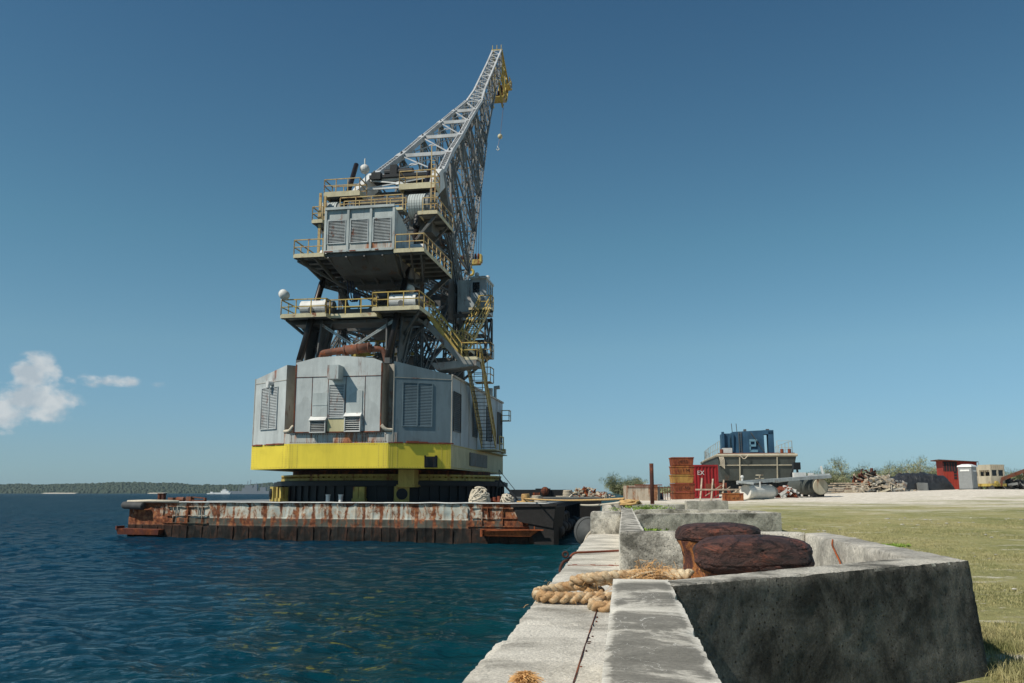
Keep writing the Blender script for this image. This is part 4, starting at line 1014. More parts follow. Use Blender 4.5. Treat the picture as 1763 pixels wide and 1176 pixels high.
# rear central block
RB = KM(); prof_ = [(-3.06, 5.45), (2.94, 5.45), (2.9, 10.08), (2.3, 10.3), (.15, 10.52), (-1.6, 10.45), (-3.06, 10.12)]
def rbf(y): return [(x, y, z) for x, z in prof_]
n = len(prof_); RB.add(rbf(-12.02)+rbf(-9.2), [tuple(range(n)), tuple(range(n, 2*n))[::-1]]+[(i, n+i, n+(i+1) % n, (i+1) % n) for i in range(n)])
RB.mi = [0, 0]+[0, 1, 0, 0, 0, 0, 1]
rblk = RB.build('counterweight_house', ['grey_house', 'brownface'], crane)
fT = lambda p: (p[0], -12.02-p[1], p[2])
def pxl(px): return (px-506)/151*6.0-3.06
def pyz(py): return 5.45+(745-py)/ (745-612)*5.05
mb = KM(fT); mb.box(-3.07, 2.92, 0, .025, pyz(648)-.02, pyz(648)+.02)
for px in (536, 564, 595, 628): mb.box(pxl(px)-.015, pxl(px)+.015, 0, .02, 5.46, pyz(648))
mb.box(-3.08, -3.0, -.02, .03, 5.46, 10.0).box(2.86, 2.94, -.02, .03, 5.46, 9.95).box(-3.06, 2.92, 0, .05, 5.45, 5.52)
mb.build('panel_seams', 'dark_rust', rblk)
mb = KM(fT); mb.box(pxl(538), pxl(564), 0, .05, pyz(717), pyz(676)).box(pxl(538), pxl(564), .05, .07, pyz(698), pyz(696)); mb.build('access_panel', 'grey', rblk); mb = KM(fT); mb.box(pxl(597), pxl(624), 0, .05, pyz(712), pyz(673)); mb.build('access_panel', 'grey', rblk)
mb = KM(fT); mb.box(pxl(565), pxl(594), 0, .03, pyz(744), pyz(722)); mb.build('patched_panel', 'cream', rblk)
louvre(fT, pxl(567), pxl(592), pyz(719), pyz(663), rblk, 20, False, .07)
louvre(fT, pxl(537), pxl(562), pyz(744), pyz(724), rblk, 7, False, .22, 'white', 'black', True)
louvre(fT, pxl(597), pxl(622), pyz(743), pyz(718), rblk, 7, False, .22, 'white', 'black', True)
mb = KM(fT); mb.box(pxl(571), pxl(590), 0, .95, pyz(655), pyz(631)); mb.build('vent_hood', 'grey', rblk)
for (l, s) in ((-3.4, 1), (3.25, -1)): mb = KM(); mb.tube(catmull([(l-.5*s, -11.5, 5.6), (l, -11.9, 5.62), (l+.3*s, -12.0, 5.9)]), .12, 8); mb.build('drain_pipe', 'ropew', rblk, True)
mb = KM(); mb.tube(catmull([(-2.0, -10.2, 10.3), (-1.9, -10.4, 10.85), (-1.4, -10.6, 11.0), (1.3, -10.6, 11.25), (1.5, -10.6, 11.25)]), .24, 14); mb.cyl((-.2, -10.6, 11.12), (1.55, -10.6, 11.27), .33, 16)
for x in (-.2, .7, 1.5): mb.cyl((x-.04, -10.6, 11.12+x*.08), (x+.04, -10.6, 11.13+x*.08), .38, 16)
mb.tube(catmull([(1.5, -10.4, 11.2), (2.3, -10.2, 11.1), (2.6, -10.1, 10.3)]), .2, 10); mb.build('exhaust_pipe', 'rustpipe', crane, True)

# --- laced steel members
def laced(mb, p, q, w=.4, h=None, t=.07, pitch=None, sides=(1, 1, 1, 1), up=(0, 0, 1)):
    h = h or w; p = Vector(p); q = Vector(q); d = q-p; L = d.length; d.normalize(); u = Vector(up)
    if abs(d.dot(u)) > .96: u = Vector((0, 1, 0))
    a = d.cross(u).normalized(); b = a.cross(d).normalized(); pitch = pitch or max(w, h)*1.0
    cs = [(-1, -1), (1, -1), (1, 1), (-1, 1)]
    for i, (x, y) in enumerate(cs):
        o = a*(x*(w-t)/2)+b*(y*(h-t)/2); mb.beam(p+o, q+o, t*1.25, t*1.25, up=b)
    n = max(2, int(L/pitch))
    for i in range(n):
        P_ = p+d*(L*i/n); Q_ = p+d*(L*(i+1)/n); s = 1 if i % 2 else -1
        for k, (ax, ay) in enumerate(((a, b), (b, a))):
            W1, H1 = ((w-t)/2, (h-t)/2) if k == 0 else ((h-t)/2, (w-t)/2)
            for e in (-1, 1):
                if not sides[k*2+(e > 0)]: continue
                mb.beam(P_+ax*(-s*W1)+ay*(e*H1), Q_+ax*(s*W1)+ay*(e*H1), t*.8, t*.3, up=ay)
    return mb
def gusset(mb, c, d1, d2, r=.5, t=.05):
    d1 = Vector(d1).normalized(); d2 = Vector(d2); d2 = (d2-d1*d2.dot(d1)).normalized(); nn = d1.cross(d2)*t/2
    v = [Vector(c)+(d1*math.cos(a)+d2*math.sin(a))*r for a in [i*math.pi/3+.5 for i in range(6)]]
    mb.add([x-nn for x in v]+[x+nn for x in v], [(5, 4, 3, 2, 1, 0), (6, 7, 8, 9, 10, 11)]+[(i, (i+1) % 6, 6+(i+1) % 6, 6+i) for i in range(6)])
# --- boom
TOPN = [(2.1, 28.35, 2.95), (7.6, 32.35, 2.3), (13.3, 36.5, 1.96), (18.5, 40.3, 1.52), (23.2, 43.7, 1.2), (27.6, 46.85, .93), (30.6, 49.7, .66), (34.3, 53.4, .62), (38, 57.05, .6), (41.6, 60.7, .6)]
def bc(f): return (f, 17.5+(f-9.5)*1.283, float(np.interp(f, [9.5, 18, 29, 42], [3.0, 2.35, 1.15, .6])))
BOTN = [bc(f) for f in (10.4, 13.6, 17.6, 21.6, 25.3, 28.8, 31.8, 35.2, 38.6, 41.9)]
boom = KM()
def N(nd, s, dw=0): return (s*(nd[2]+dw), nd[0], nd[1])
for s in (-1, 1):
    for i in range(len(TOPN)-1):
        k = max(.5, 1-i*.09); w_ = .52*k if i < 5 else .2
        (laced(boom, N(TOPN[i], s), N(TOPN[i+1], s), w_, w_*.95, .07 if i < 5 else .055, w_*.55) if i < 5 else boom.beam(N(TOPN[i], s), N(TOPN[i+1], s), .2, .2))
        if i < 5:
            d = Vector(N(TOPN[i+1], s))-Vector(N(TOPN[i], s)); u = Vector((1, 0, 0)).cross(d).normalized()
            for t in (0, 1):   # solid top cover plates at the nodes
                c = Vector(N(TOPN[i+t], s)); dd = d.normalized()*(1 if t == 0 else -1)
                boom.beam(c+u*w_*.5, c+u*w_*.5+dd*(.95*k), w_*1.15, .03, up=u)
                boom.beam(c, c+dd*(.8*k), w_*1.06, w_*1.0, up=u)
            for sx in (-.5, .5): boom.beam(Vector(N(TOPN[i], s))+Vector((sx*w_, 0, 0)), Vector(N(TOPN[i+1], s))+Vector((sx*w_, 0, 0)), .03, w_*.9, up=u)
boom = boom.build('boom', 'boom', crane)
mb = KM()
for i in range(len(TOPN)):          # transverse struts and X-bracing of the top face
    sz = .34 if i < 5 else .12
    if i < 5: mb.beam(N(TOPN[i], -1), N(TOPN[i], 1), .2, .34)
    else: mb.beam(N(TOPN[i], -1), N(TOPN[i], 1), .11)
    if i < len(TOPN)-1:
        t = .14 if i < 5 else .07
        a, b, c, d = N(TOPN[i], -1), N(TOPN[i+1], 1), N(TOPN[i], 1), N(TOPN[i+1], -1)
        sub = 1 if i < 5 else 3
        for k in range(sub):
            a_ = lerp(a, d, k/sub); d_ = lerp(a, d, (k+1)/sub); c_ = lerp(c, b, k/sub); b_ = lerp(c, b, (k+1)/sub)
            if i < 4: mb.beam(a_, b_, t*1.5, t*.7); mb.beam(lerp(c_, d_, .0), d_, t*1.2, t*.6)
            else: mb.beam(a_, b_, t); mb.beam(c_, d_, t)
            if k: mb.beam(a_, c_, t)
        if i < 4: gusset(mb, lerp(a, b, .5), Vector(b)-Vector(a), Vector(d)-Vector(c), .42-.05*i)
mb.build('top_bracing', 'boom', boom)
side = KM(); lower_ = KM()
for s in (-1, 1):
    for i in range(len(BOTN)-1):
        w_ = .46 if i < 5 else .26
        (laced(lower_, N(BOTN[i], s), N(BOTN[i+1], s), w_, w_, .075, w_*.8) if i < 6 else lower_.beam(N(BOTN[i], s), N(BOTN[i+1], s), .2))
    for i in range(len(TOPN)):
        a, b = N(TOPN[i], s), N(BOTN[i], s)
        if i < 6: laced(side, a, b, .42-.03*i, .42-.03*i, .065, .4)
        else: side.beam(a, b, .12)
        if i < len(TOPN)-1:
            c, d = N(TOPN[i+1], s), N(BOTN[i+1], s)
            if i < 5: laced(side, lerp(b, b, 0), c, .36-.03*i, .3, .06, .36); side.beam(a, d, .12, .2); side.beam(lerp(a, b, .5), lerp(c, d, .5), .12, .18); side.beam(lerp(a, b, .5), lerp(b, d, .5), .1); side.beam(lerp(a, c, .5), lerp(c, d, .5), .1); side.beam(lerp(a, b, .5), lerp(b, c, .5), .1)
            else:
                for k in range(2):
                    A1, A2, B1, B2 = lerp(a, c, k/2), lerp(a, c, (k+1)/2), lerp(b, d, k/2), lerp(b, d, (k+1)/2)
                    side.beam(B1, A2, .085); side.beam(A2, B2, .075); side.beam(A1, B2, .06)
        if i < 6:
            gusset(side, a, Vector(b)-Vector(a), (0, 1, .7), .55-.05*i); gusset(side, b, Vector(a)-Vector(b), (0, 1, 1.2), .6-.05*i)
for i in range(len(BOTN)):
    lower_.beam(N(BOTN[i], -1), N(BOTN[i], 1), .16 if i < 5 else .09)
    if i < len(BOTN)-1:
        a, b, c, d = N(BOTN[i], -1), N(BOTN[i+1], 1), N(BOTN[i], 1), N(BOTN[i+1], -1)
        lower_.beam(a, b, .1, .07); lower_.beam(c, d, .1, .07)
        lower_.beam(lerp(N(TOPN[i], -1), a, .5), lerp(N(TOPN[i], 1), c, .5), .1); 
        if i < 6: lower_.beam(N(TOPN[i], -1), c, .09); lower_.beam(N(TOPN[i], 1), a, .09)
side.build('side_bracing', 'lattice', boom); lower_.build('lower_chords', 'steel_mid', boom)
# rear chord of the boom, down to its foot
rc_ = KM(); ft = (9.5, 17.3, 3.05)
for s in (-1, 1):
    T0, B0 = N(TOPN[0], s), N(ft, s)
    laced(rc_, T0, B0, .6, .6, .09, .55); rc_.beam(lerp(T0, B0, .0), lerp(T0, B0, .22), .62, .62); rc_.beam(lerp(T0, B0, .78), B0, .66, .62)
    mid = lerp(T0, B0, .5); rc_.beam(mid, N(BOTN[1], s), .14); rc_.beam(mid, N(TOPN[1], s), .16); laced(rc_, mid, lerp(N(TOPN[1], s), N(BOTN[1], s), .55), .3, .3, .06, .32)
    rc_.beam(N(ft, s), N(BOTN[0], s), .5, .5); gusset(rc_, mid, Vector(B0)-Vector(T0), (0, 1, .8), .7)
for t in (.12, .5, .88): rc_.beam(lerp(N(TOPN[0], -1), N(ft, -1), t), lerp(N(TOPN[0], 1), N(ft, 1), t), .24, .3)
for (t0, t1) in ((.12, .5), (.5, .88)):
    rc_.beam(lerp(N(TOPN[0], -1), N(ft, -1), t0), lerp(N(TOPN[0], 1), N(ft, 1), t1), .18, .14); rc_.beam(lerp(N(TOPN[0], 1), N(ft, 1), t0), lerp(N(TOPN[0], -1), N(ft, -1), t1), .18, .14)
rc_.build('rear_chords', 'lattice', boom)
# pale head plates reaching back from the boom to the luffing trunnions
mb = KM()
for s in (-1, 1):
    x0, x1 = s*2.95-.28, s*2.95+.28
    pts_ = [(2.6, 28.7), (1.4, 28.4), (-1.6, 26.2), (-2.9, 25.1), (-2.4, 24.3), (-.8, 24.8), (.6, 25.9), (2.4, 27.1)]
    n = len(pts_); mb.add([(x0, f, z) for f, z in pts_]+[(x1, f, z) for f, z in pts_], [tuple(range(n))[::-1], tuple(range(n, 2*n))]+[(i, (i+1) % n, n+(i+1) % n, n+i) for i in range(n)])
mb.beam((-2.9, .2, 27.3), (2.9, .2, 27.3), .16, .3).beam((-2.9, -1.2, 26.0), (2.9, -1.2, 26.0), .14).beam((-2.9, -1.2, 26.0), (2.9, .2, 27.3), .1).beam((2.9, -1.2, 26.0), (-2.9, .2, 27.3), .1)
mb.beam((-2.8, 2.1, 28.2), (2.8, 2.1, 28.2), .3, .4); gusset(mb, (0, -.5, 26.65), (1, 0, 0), (0, 1, 1), .3)
mb.build('head_plates', 'white', boom)
mb = KM(); mb.box(-2.6, 2.5, -.2, 1.8, 27.35, 27.6).cyl((-1.4, .4, 27.9), (1.0, .4, 27.9), .35, 14).box(-.9, -.3, 0, .9, 27.6, 28.5).box(-2.4, -1.6, -.3, .8, 27.2, 27.8); mb.build('sheave_gear', 'black', boom)
# tip jib
mb = KM(); tp = (41.6, 60.7)
for s in (-.62, .62):
    mb.beam((s, 41.6, 60.8), (s, 46.9, 58.2), .26).beam((s, 46.9, 58.2), (s, 45.6, 55.6), .24).beam((s, 41.6, 60.8), (s, 44.0, 55.2), .2).beam((s, 39.2, 55.6), (s, 42.6, 52.9), .2).beam((s, 41.9, 59.2), (s, 43.6, 54.8), .2)
    mb.beam((s, 44.0, 55.2), (s, 45.6, 55.6), .26, .6).beam((s, 43.8, 59.7), (s, 44.2, 55.4), .14).beam((s, 45.5, 58.9), (s, 44.4, 55.6), .14)
    mb.beam((s, 40.6, 57.5), (s, 44.0, 55.2), .16)
for (f, z) in ((41.6, 60.8), (42.9, 60.2), (44.3, 59.5), (45.7, 58.8), (46.9, 58.2), (45.6, 55.6), (44, 55.2), (42.6, 56.9)): mb.beam((-.62, f, z), (.62, f, z), .12)
mb.beam((-.62, 41.6, 60.8), (.62, 44.3, 59.5), .08).beam((.62, 44.3, 59.5), (-.62, 46.9, 58.2), .08)
jib = mb.build('tip_jib', 'yellow_old', crane)
mb = KM()
for (f, z, r) in ((46.3, 57.2, .75), (44.6, 55.6, .7)):
    for x in (-.3, 0, .3): mb.cyl((x-.05, f, z), (x+.05, f, z), r, 20)
mb.build('sheave', 'dark_rust', jib)
mb = KM()
def railing(mb, pts, h=1.05, r=.035, post=1.1, mid=True, toe=.0):
    for i in range(len(pts)-1):
        a, b = Vector(pts[i]), Vector(pts[i+1]); L = (b-a).length; n = max(1, round(L/post))
        for k in range(n+1):
            p = a.lerp(b, k/n); mb.beam(p, p+Vector((0, 0, h)), r*2, r*1.6)
        mb.beam(a+Vector((0, 0, h)), b+Vector((0, 0, h)), r*2)
        if mid: mb.beam(a+Vector((0, 0, h*.52)), b+Vector((0, 0, h*.52)), r*1.7)
        if toe: mb.beam(a+Vector((0, 0, toe*.5)), b+Vector((0, 0, toe*.5)), .03, toe)
    return mb
mb.box(.5, 1.25, 44.2, 46.2, 57.0, 57.08).box(-1.2, .8, 42.6, 44.6, 54.5, 54.58)
railing(mb, [(1.25, 44.2, 57.08), (1.25, 46.2, 57.08), (.5, 46.2, 57.08)], 1.0, .04)
railing(mb, [(-1.2, 42.6, 54.58), (-1.2, 44.6, 54.58), (.8, 44.6, 54.58), (.8, 42.6, 54.58)], 1.1, .05)
for x in (-.6, 0, .6): mb.beam((x, 41.6, 60.8), (x, 41.6, 61.5), .07)
mb.build('tip_platform', 'yellow_old', jib)

# --- gantry between house and boom foot
ga = KM()
def plate(mb, pts, x0, x1):
    n = len(pts); mb.add([(x0, f, z) for f, z in pts]+[(x1, f, z) for f, z in pts], [tuple(range(n))[::-1], tuple(range(n, 2*n))]+[(i, (i+1) % n, n+(i+1) % n, n+i) for i in range(n)])
for s in (-1, 1):
    x = 3.05*s
    laced(ga, (x, 4.6, 9.5), (x, 6.0, 18.6), .85, .85, .11, .8); laced(ga, (x, -4.5, 9.5), (x, 4.4, 17.4), .7, .7, .1, .7)
    laced(ga, (x, 6.2, 18.6), (x, 3.2, 23.0), .8, .8, .1, .7); laced(ga, (x, 3.6, 22.4), (x, -1.9, 25.0), .6, .6, .09, .6)
    ga.beam((x, 8.9, 17.2), (x, 9.6, 9.5), .55, .7); laced(ga, (x, 9.0, 17.0), (x, 5.2, 9.6), .5, .5, .08, .5)
    plate(ga, [(3.6, 16.0), (7.8, 16.3), (10.0, 16.9), (10.2, 17.9), (8.2, 19.4), (5.0, 20.3), (3.6, 19.4), (3.3, 17.6)], x-.33, x+.33)
    laced(ga, (x, -4.0, 10.0), (x, -4.0, 17.6), .55, .55, .09, .5); laced(ga, (x, -4, 17.5), (x, 4.2, 18.2), .6, .6, .09, .5)
    laced(ga, (x, -4, 14.0), (x, 5.2, 14.6), .45, .45, .08, .45); ga.beam((x, -4, 10.2), (x, 5, 14.4), .2); ga.beam((x, -4, 14), (x, 5, 17.8), .2); ga.beam((x, 5, 10.4), (x, -4, 13.8), .18)
    laced(ga, (x, -4.0, 17.6), (x, -2.6, 24.6), .55, .55, .08, .5); laced(ga, (x, -2.8, 21.0), (x, 4.4, 21.4), .4, .4, .08, .4); ga.beam((x, -3.6, 18), (x, 4, 21.6), .18); ga.beam((x, 4.6, 18.4), (x, -3, 21), .18)
for (f, z, h) in ((6.0, 18.2, .9), (-4.0, 17.6, .6), (4.8, 14.6, .4), (-4.0, 13.9, .4), (3.4, 22.6, .5), (-2.7, 24.4, .5), (9.6, 13.4, .4), (-3.4, 21.2, .4)):
    ga.beam((-3, f, z), (3, f, z), .35, h)
for (f, z, k) in ((6.0, 17.8, 1.5), (-4.0, 17.4, 1.3)):      # curved haunches of the portal beams
    for s in (-1, 1):
        pts_ = [(s*3.0, z), (s*(3-k), z), (s*(3-k*.75), z-k*.12), (s*(3-k*.35), z-k*.42), (s*3.0, z-k)]
        m_ = len(pts_); ga.add([(a, f-.2, b) for a, b in pts_]+[(a, f+.2, b) for a, b in pts_], [tuple(range(m_)), tuple(range(m_, 2*m_))[::-1]]+[(i, m_+i, m_+(i+1) % m_, (i+1) % m_) for i in range(m_)])
for (f0, z0_, f1, z1_) in ((4.6, 9.6, 5.6, 17.4), (-4, 10, -4, 13.6), (-4, 14.2, -4, 17.3), (9.5, 9.6, 9.2, 16.6), (5.8, 18.8, 3.6, 22.4), (-3.8, 18.2, -2.8, 24.0)):
    laced(ga, (-3, f0, z0_), (3, f1, z1_), .28, .28, .055, .3); laced(ga, (3, f0, z0_), (-3, f1, z1_), .28, .28, .055, .3)
gantry = ga.build('gantry', 'steel', crane)
# inner machinery / clutter seen through the gantry
for (l, f, z, r, w_) in ((-1.2, 2, 10.6, .7, 1.6), (1.3, 0, 11.0, .6, 1.2), (0, 3, 15.3, .55, 2.4), (-.6, 4.6, 19.0, .5, 2.2)): mb = KM(); mb.cyl((l-w_/2, f, z), (l+w_/2, f, z), r, 16); mb.cyl((l-w_/2-.06, f, z), (l-w_/2, f, z), r*1.25, 16); mb.cyl((l+w_/2, f, z), (l+w_/2+.06, f, z), r*1.25, 16); mb.build('winch_drum', 'steel', gantry)
mb = KM(); mb.box(-2.4, 2.4, -3, 3.4, 14.1, 14.2).box(-2.6, 2.6, -2, 5, 11.9, 12.0)
mb.build('inner_deck', 'steel', gantry)
mb = KM(); railing(mb, [(-2.5, -3, 12.0), (2.5, -3, 12.0)], 1.05, .05); railing(mb, [(-2.3, -3.2, 14.2), (2.3, -3.2, 14.2)], 1.0, .05); mb.box(-2.6, 2.5, -3.1, -2.9, 11.9, 12.1).box(.6, 1.5, -2.6, -1.8, 10.2, 11.2).box(-2.2, -1.2, -3.3, -2.6, 12.1, 12.9)
mb.build('inner_walkway', 'yellow_old', gantry)
# --- rear legs and V bracing under the lower platform
mb = KM()
for s in (-1, 1):
    for dx_ in (-.45, .65): mb.hexa([(s*2.9+dx_*.7-.05, -10.4, 10.0), (s*2.9+dx_*.7+.05, -10.4, 10.0), (s*2.9+dx_*.7+.05, -9.3, 10.0), (s*2.9+dx_*.7-.05, -9.3, 10.0)], [(s*2.9+dx_-.05, -9.9, 13.4), (s*2.9+dx_+.05, -9.9, 13.4), (s*2.9+dx_+.05, -7.6, 13.4), (s*2.9+dx_-.05, -7.6, 13.4)])
    mb.beam((s*2.9-.3, -9.4, 10.0), (s*2.9-.45, -7.8, 13.4), .3, .25).beam((s*2.9+.45, -9.4, 10.0), (s*2.9+.65, -7.8, 13.4), .3, .25)
    for t_ in (.15, .5, .85): mb.beam((s*2.9-.4, -9.6+t_*1.0, 10+3.4*t_), (s*2.9+.6, -9.6+t_*1.0, 10+3.4*t_), .14)
    mb.beam((s*2.9+1.3, -9.6, 13.3), (s*2.9+.5, -9.4, 11.4), .12)
    laced(mb, (s*3, -7.4, 13.4), (s*3, -4.1, 14.0), .4, .4, .08, .4); laced(mb, (s*3, -8.2, 10.2), (s*3, -4.2, 13.6), .35, .35, .07, .35)
    mb.build('rear_leg', 'steel', crane); mb = KM()
mb = KM(); laced(mb, (-2.3, -9.8, 13.1), (.1, -9.8, 11.55), .16, .16, .04, .16); laced(mb, (2.9, -9.8, 13.2), (.2, -9.8, 11.55), .16, .16, .04, .16); mb.beam((-.1, -9.8, 11.5), (.4, -9.8, 11.5), .3, .25)
mb.build('v_brace', 'grey', crane)
# luffing screws
for s in (-1, 1):
    mb = KM(); a = (3.1*s, -11.45, 10.35); b = (3.1*s, -1.95 if s < 0 else -1.7, 27.9 if s < 0 else 27.6); mb.tube([a, lerp(a, b, .35), lerp(a, b, .36), b], [.23, .23, .20, .20], 12)
    c_ = lerp(a, b, -.02); mb.build('luffing_screw', 'screw', crane, True)
    mb = KM(); mb.box(3.1*s-.18, 3.1*s+.18, -11.6, -11.1, 10.0, 10.38); mb.build('screw_foot', 'steel', crane)
def scr(z, s=1): t = (z-10.35)/(27.75-10.35); return -11.45+t*9.6
# --- platforms
def platform(l0, l1, f0, f1, z, rails, mat='rail', deck='deckplate', thick=.22, braces=(), h=1.05, name='platform'):
    mb = KM(); mb.box(l0, l1, f0, f1, z-.06, z); 
    o = mb.build(name, 'steel_mid', crane)
    e = KM(); e.box(l0-.03, l1+.03, f0-.03, f0, z-thick, z+.06).box(l0-.03, l0, f0, f1, z-thick, z+.06).box(l1, l1+.03, f0, f1, z-thick, z+.06); e.build('edge_beam', deck, o)
    r_ = KM()
    for pl in rails: railing(r_, [(x, y, z) for x, y in pl], h)
    r_.build('railing', mat, o)
    b_ = KM()
    nj = max(2, int((f1-f0)/1.1))
    for k in range(nj): y = f0+.15+(f1-f0-.3)*k/(nj-1); b_.beam((l0, y, z-.17), (l1, y, z-.17), .12, .2)
    for (p, q) in braces: b_.beam(p, q, .14, .18)
    b_.build('joists', 'steel', o); return o
# lower deck
pA = platform(-4.75, -1.5, -11.1, -7.6, 13.62, [[(-4.75, -7.6), (-4.75, -11.1), (-1.5, -11.1), (-1.5, -10.4)]], braces=[((-4.6, -10.5, 13.4), (-3.4, -9, 12.2)), ((-4.6, -8, 13.4), (-3.4, -8, 12.0))])
platform(-1.5, 1.85, -10.35, -7.6, 13.66, [[(-1.5, -10.35), (1.85, -10.35)], [(-1.5, -7.8), (1.85, -7.8)]])
platform(1.85, 5.1, -11.2, -7.4, 13.86, [[(1.85, -10.4), (1.85, -11.2), (5.1, -11.2), (5.1, -7.4)]], braces=[((5.0, -10.8, 13.6), (3.4, -9.2, 12.2)), ((5.0, -8, 13.6), (3.4, -8, 12.0)), ((1.9, -9, 13.6), (2.6, -9, 12.6))])
mb = KM(); mb.box(-1.9, 2.3, -8.9, -8.0, 13.7, 14.35).box(-4.5, 4.6, -9.6, -7.7, 13.2, 13.42); mb.build('cross_box', 'steel', crane)
for s, z in ((-1, 14.45), (1, 14.7)):
    f = scr(z); x = 3.1*s+(.0 if s < 0 else .3); mb = KM(); mb.cyl((x-.95, f, z), (x+.75, f, z), .52, 24); mb.cyl((x+.75, f, z), (x+.95, f, z), .58, 24)
    o = mb.build('gear_housing', 'white', crane, False)
    mb = KM(); mb.box(x-.8, x-.3, f-.4, f+.4, z-.85, z-.3).box(x+.2, x+.8, f-.4, f+.4, z-.85, z-.3).cyl((x+.95, f, z), (x+1.45, f, z), .45, 18); mb.cyl((x-.1, f-.53, z-.2), (x-.1, f-.50, z-.2), .2, 14); mb.build('gear_mount', 'steel', o)
# upper deck with the louvred motor house
pB = platform(-3.95, -1.78, -11.2, -4.4, 17.82, [[(-3.95, -4.4), (-3.95, -11.2), (-1.85, -11.2)]], mat='rail_pale')
platform(3.28, 5.35, -11.2, -3.4, 17.84, [[(3.35, -11.2), (5.35, -11.2), (5.35, -3.4)]], mat='rail_pale')
mb = KM(); # plated underside of the motor house
mb.hexa([(-1.3, -9.0, 16.75), (2.9, -9.0, 16.75), (2.9, -5.0, 16.6), (-1.3, -5.0, 16.6)], [(-1.7, -10.9, 17.6), (3.2, -10.9, 17.6), (3.2, -4.4, 17.6), (-1.7, -4.4, 17.6)]).box(-1.72, 3.22, -11.0, -4.4, 17.6, 17.86)
for x in (-3.6, -2.5, -1.5, -.2, 1.1, 2.4, 3.6, 4.4, 5.1): mb.beam((x, -11.05, 17.64), (x*.82, -7.2, 16.5), .10, .28)
mb.beam((-3.8, -10.8, 17.5), (-1.0, -6.0, 16.0), .18).beam((5.2, -4, 17.6), (3.2, -4, 15.8), .2, .35).beam((4.9, -9.5, 17.5), (3.4, -5, 16.0), .2, .3).beam((-3.8, -6.6, 17.5), (-2.6, -4.2, 16.2), .18).beam((-3.7, -7.2, 16.6), (4.6, -7.2, 16.6), .16, .25)
for s in (-1, 1): laced(mb, (3*s, -8.0, 16.5), (3*s, -4.0, 17.0), .5, .5, .08, .45); laced(mb, (2.2*s, -7.0, 16.4), (2.2*s, -4.1, 14.4), .3, .3, .06, .3)
mb.build('deck_framing', 'steel', pB)
mh = KM(); mh.hexa([(-1.7, -11.15, 17.9), (3.2, -11.15, 17.9), (3.2, -5.6, 17.9), (-1.7, -5.6, 17.9)], [(-1.62, -11.1, 20.92), (3.2, -11.1, 20.98), (3.2, -5.6, 19.7), (-1.62, -5.6, 19.7)])
mh = mh.build('motor_house', 'grey', crane)
mT = lambda p: (p[0], -11.15-p[1], p[2])
mb = KM(mT)
for k in range(4): x = -1.70+k*1.633; mb.box(x-.08, x+.08, 0, .10, 17.9, 21.0)
mb.box(-1.75, 3.25, 0, .14, 20.9, 21.08).box(-1.72, 3.22, 0, .08, 17.86, 18.02)
for k in range(3):
    x = -1.70+k*1.633; mb.box(x+.08, x+1.55, 0, .05, 20.14, 20.22).box(x+.08, x+.16, 0, .06, 18.45, 20.14).box(x+1.47, x+1.55, 0, .06, 18.45, 20.14)
mb.build('wall_frames', 'grey', mh)
for k in range(3):
    x = -1.70+k*1.633; louvre(mT, x+.22, x+1.42, 18.5, 20.08, mh, 15, False, .08, 'louvre', 'black')
    mb = KM(mT); mb.box(x+.08, x+1.55, .012, .03, 17.95, 18.44); mb.build('rusty_sill_panel', 'strip', mh)
mb = KM(); 
for k in range(3):
    x = -1.70+k*1.633; mb.T = lambda p: KT(mT(p)); mb.box(x+.2, x+1.4, 0.005, .02, 18.0, 18.05); mb.box(x-.05+.2*k, x+.6, .1, .105, 17.88, 17.95)
mb.build('rust_run', 'brick_rust', mh)
for (l, f, z) in ((-2.5, -8.6, 18.3), (4.2, -8.6, 18.4)):
    mb = KM(); mb.cyl((l-.5, f, z+.1), (l+.5, f, z+.1), .42, 20).box(l-.4, l+.4, f-.35, f+.35, z-.5, z-.1); mb.build('motor', 'white', crane)
# gear casings at the top of the screws
for s, x in ((-1, -3.75), (1, 3.15)):
    z = 23.05 if s > 0 else 22.75; f = scr(z)-.3; mb = KM(); mb.cyl((x-.72, f, z), (x+.55, f, z), .95, 28); o = mb.build('screw_housing', 'grey', crane)
    mb = KM()
    for k in range(6): mb.cyl((x-.6+k*.2, f, z), (x-.58+k*.2, f, z), .965, 28)
    mb.cyl((x+.55, f, z), (x+.85, f, z), .85, 22).cyl((x-.82, f, z), (x-.72, f, z), .6, 18); mb.build('casing_rib', 'steel_mid', o)
    mb = KM(); mb.tube([(3.1*s, scr(21.2), 21.2), (3.1*s, scr(22.4)-.25, 22.4)], .28, 12); mb.build('screw_gland', 'black', o)
    mb = KM(); mb.box(x-.9, x+.9, f+.2, f+2.4, z-2.0, z-.7).beam((x, f+.6, z-1.2), (x, -3, 20.8), .5, .6).box(x-.25, x+.25, f, f+3.2, z-.2, z+.6); mb.build('housing_mount', 'steel', o)
platform(-4.7, -3.9, -6.6, -4.4, 21.8, [[(-4.7, -4.4), (-4.7, -6.6), (-3.9, -6.6)]], mat='rail_pale', braces=[((-4.5, -6.3, 21.6), (-3.5, -6.3, 20.2))])
platform(3.55, 5.0, -6.6, -1.8, 22.0, [[(3.9, -6.6), (5.0, -6.6), (5.0, -1.8)]], mat='rail_pale', braces=[((4.8, -6.2, 21.8), (3.3, -6.2, 20.0)), ((4.8, -3, 21.8), (3.3, -3, 20.2))])
platform(-2.6, 2.3, -6.4, -5.6, 22.45, [[(-2.6, -6.4), (2.3, -6.4)], [(-2.6, -5.6), (2.3, -5.6)]], mat='rail_pale', thick=.15)
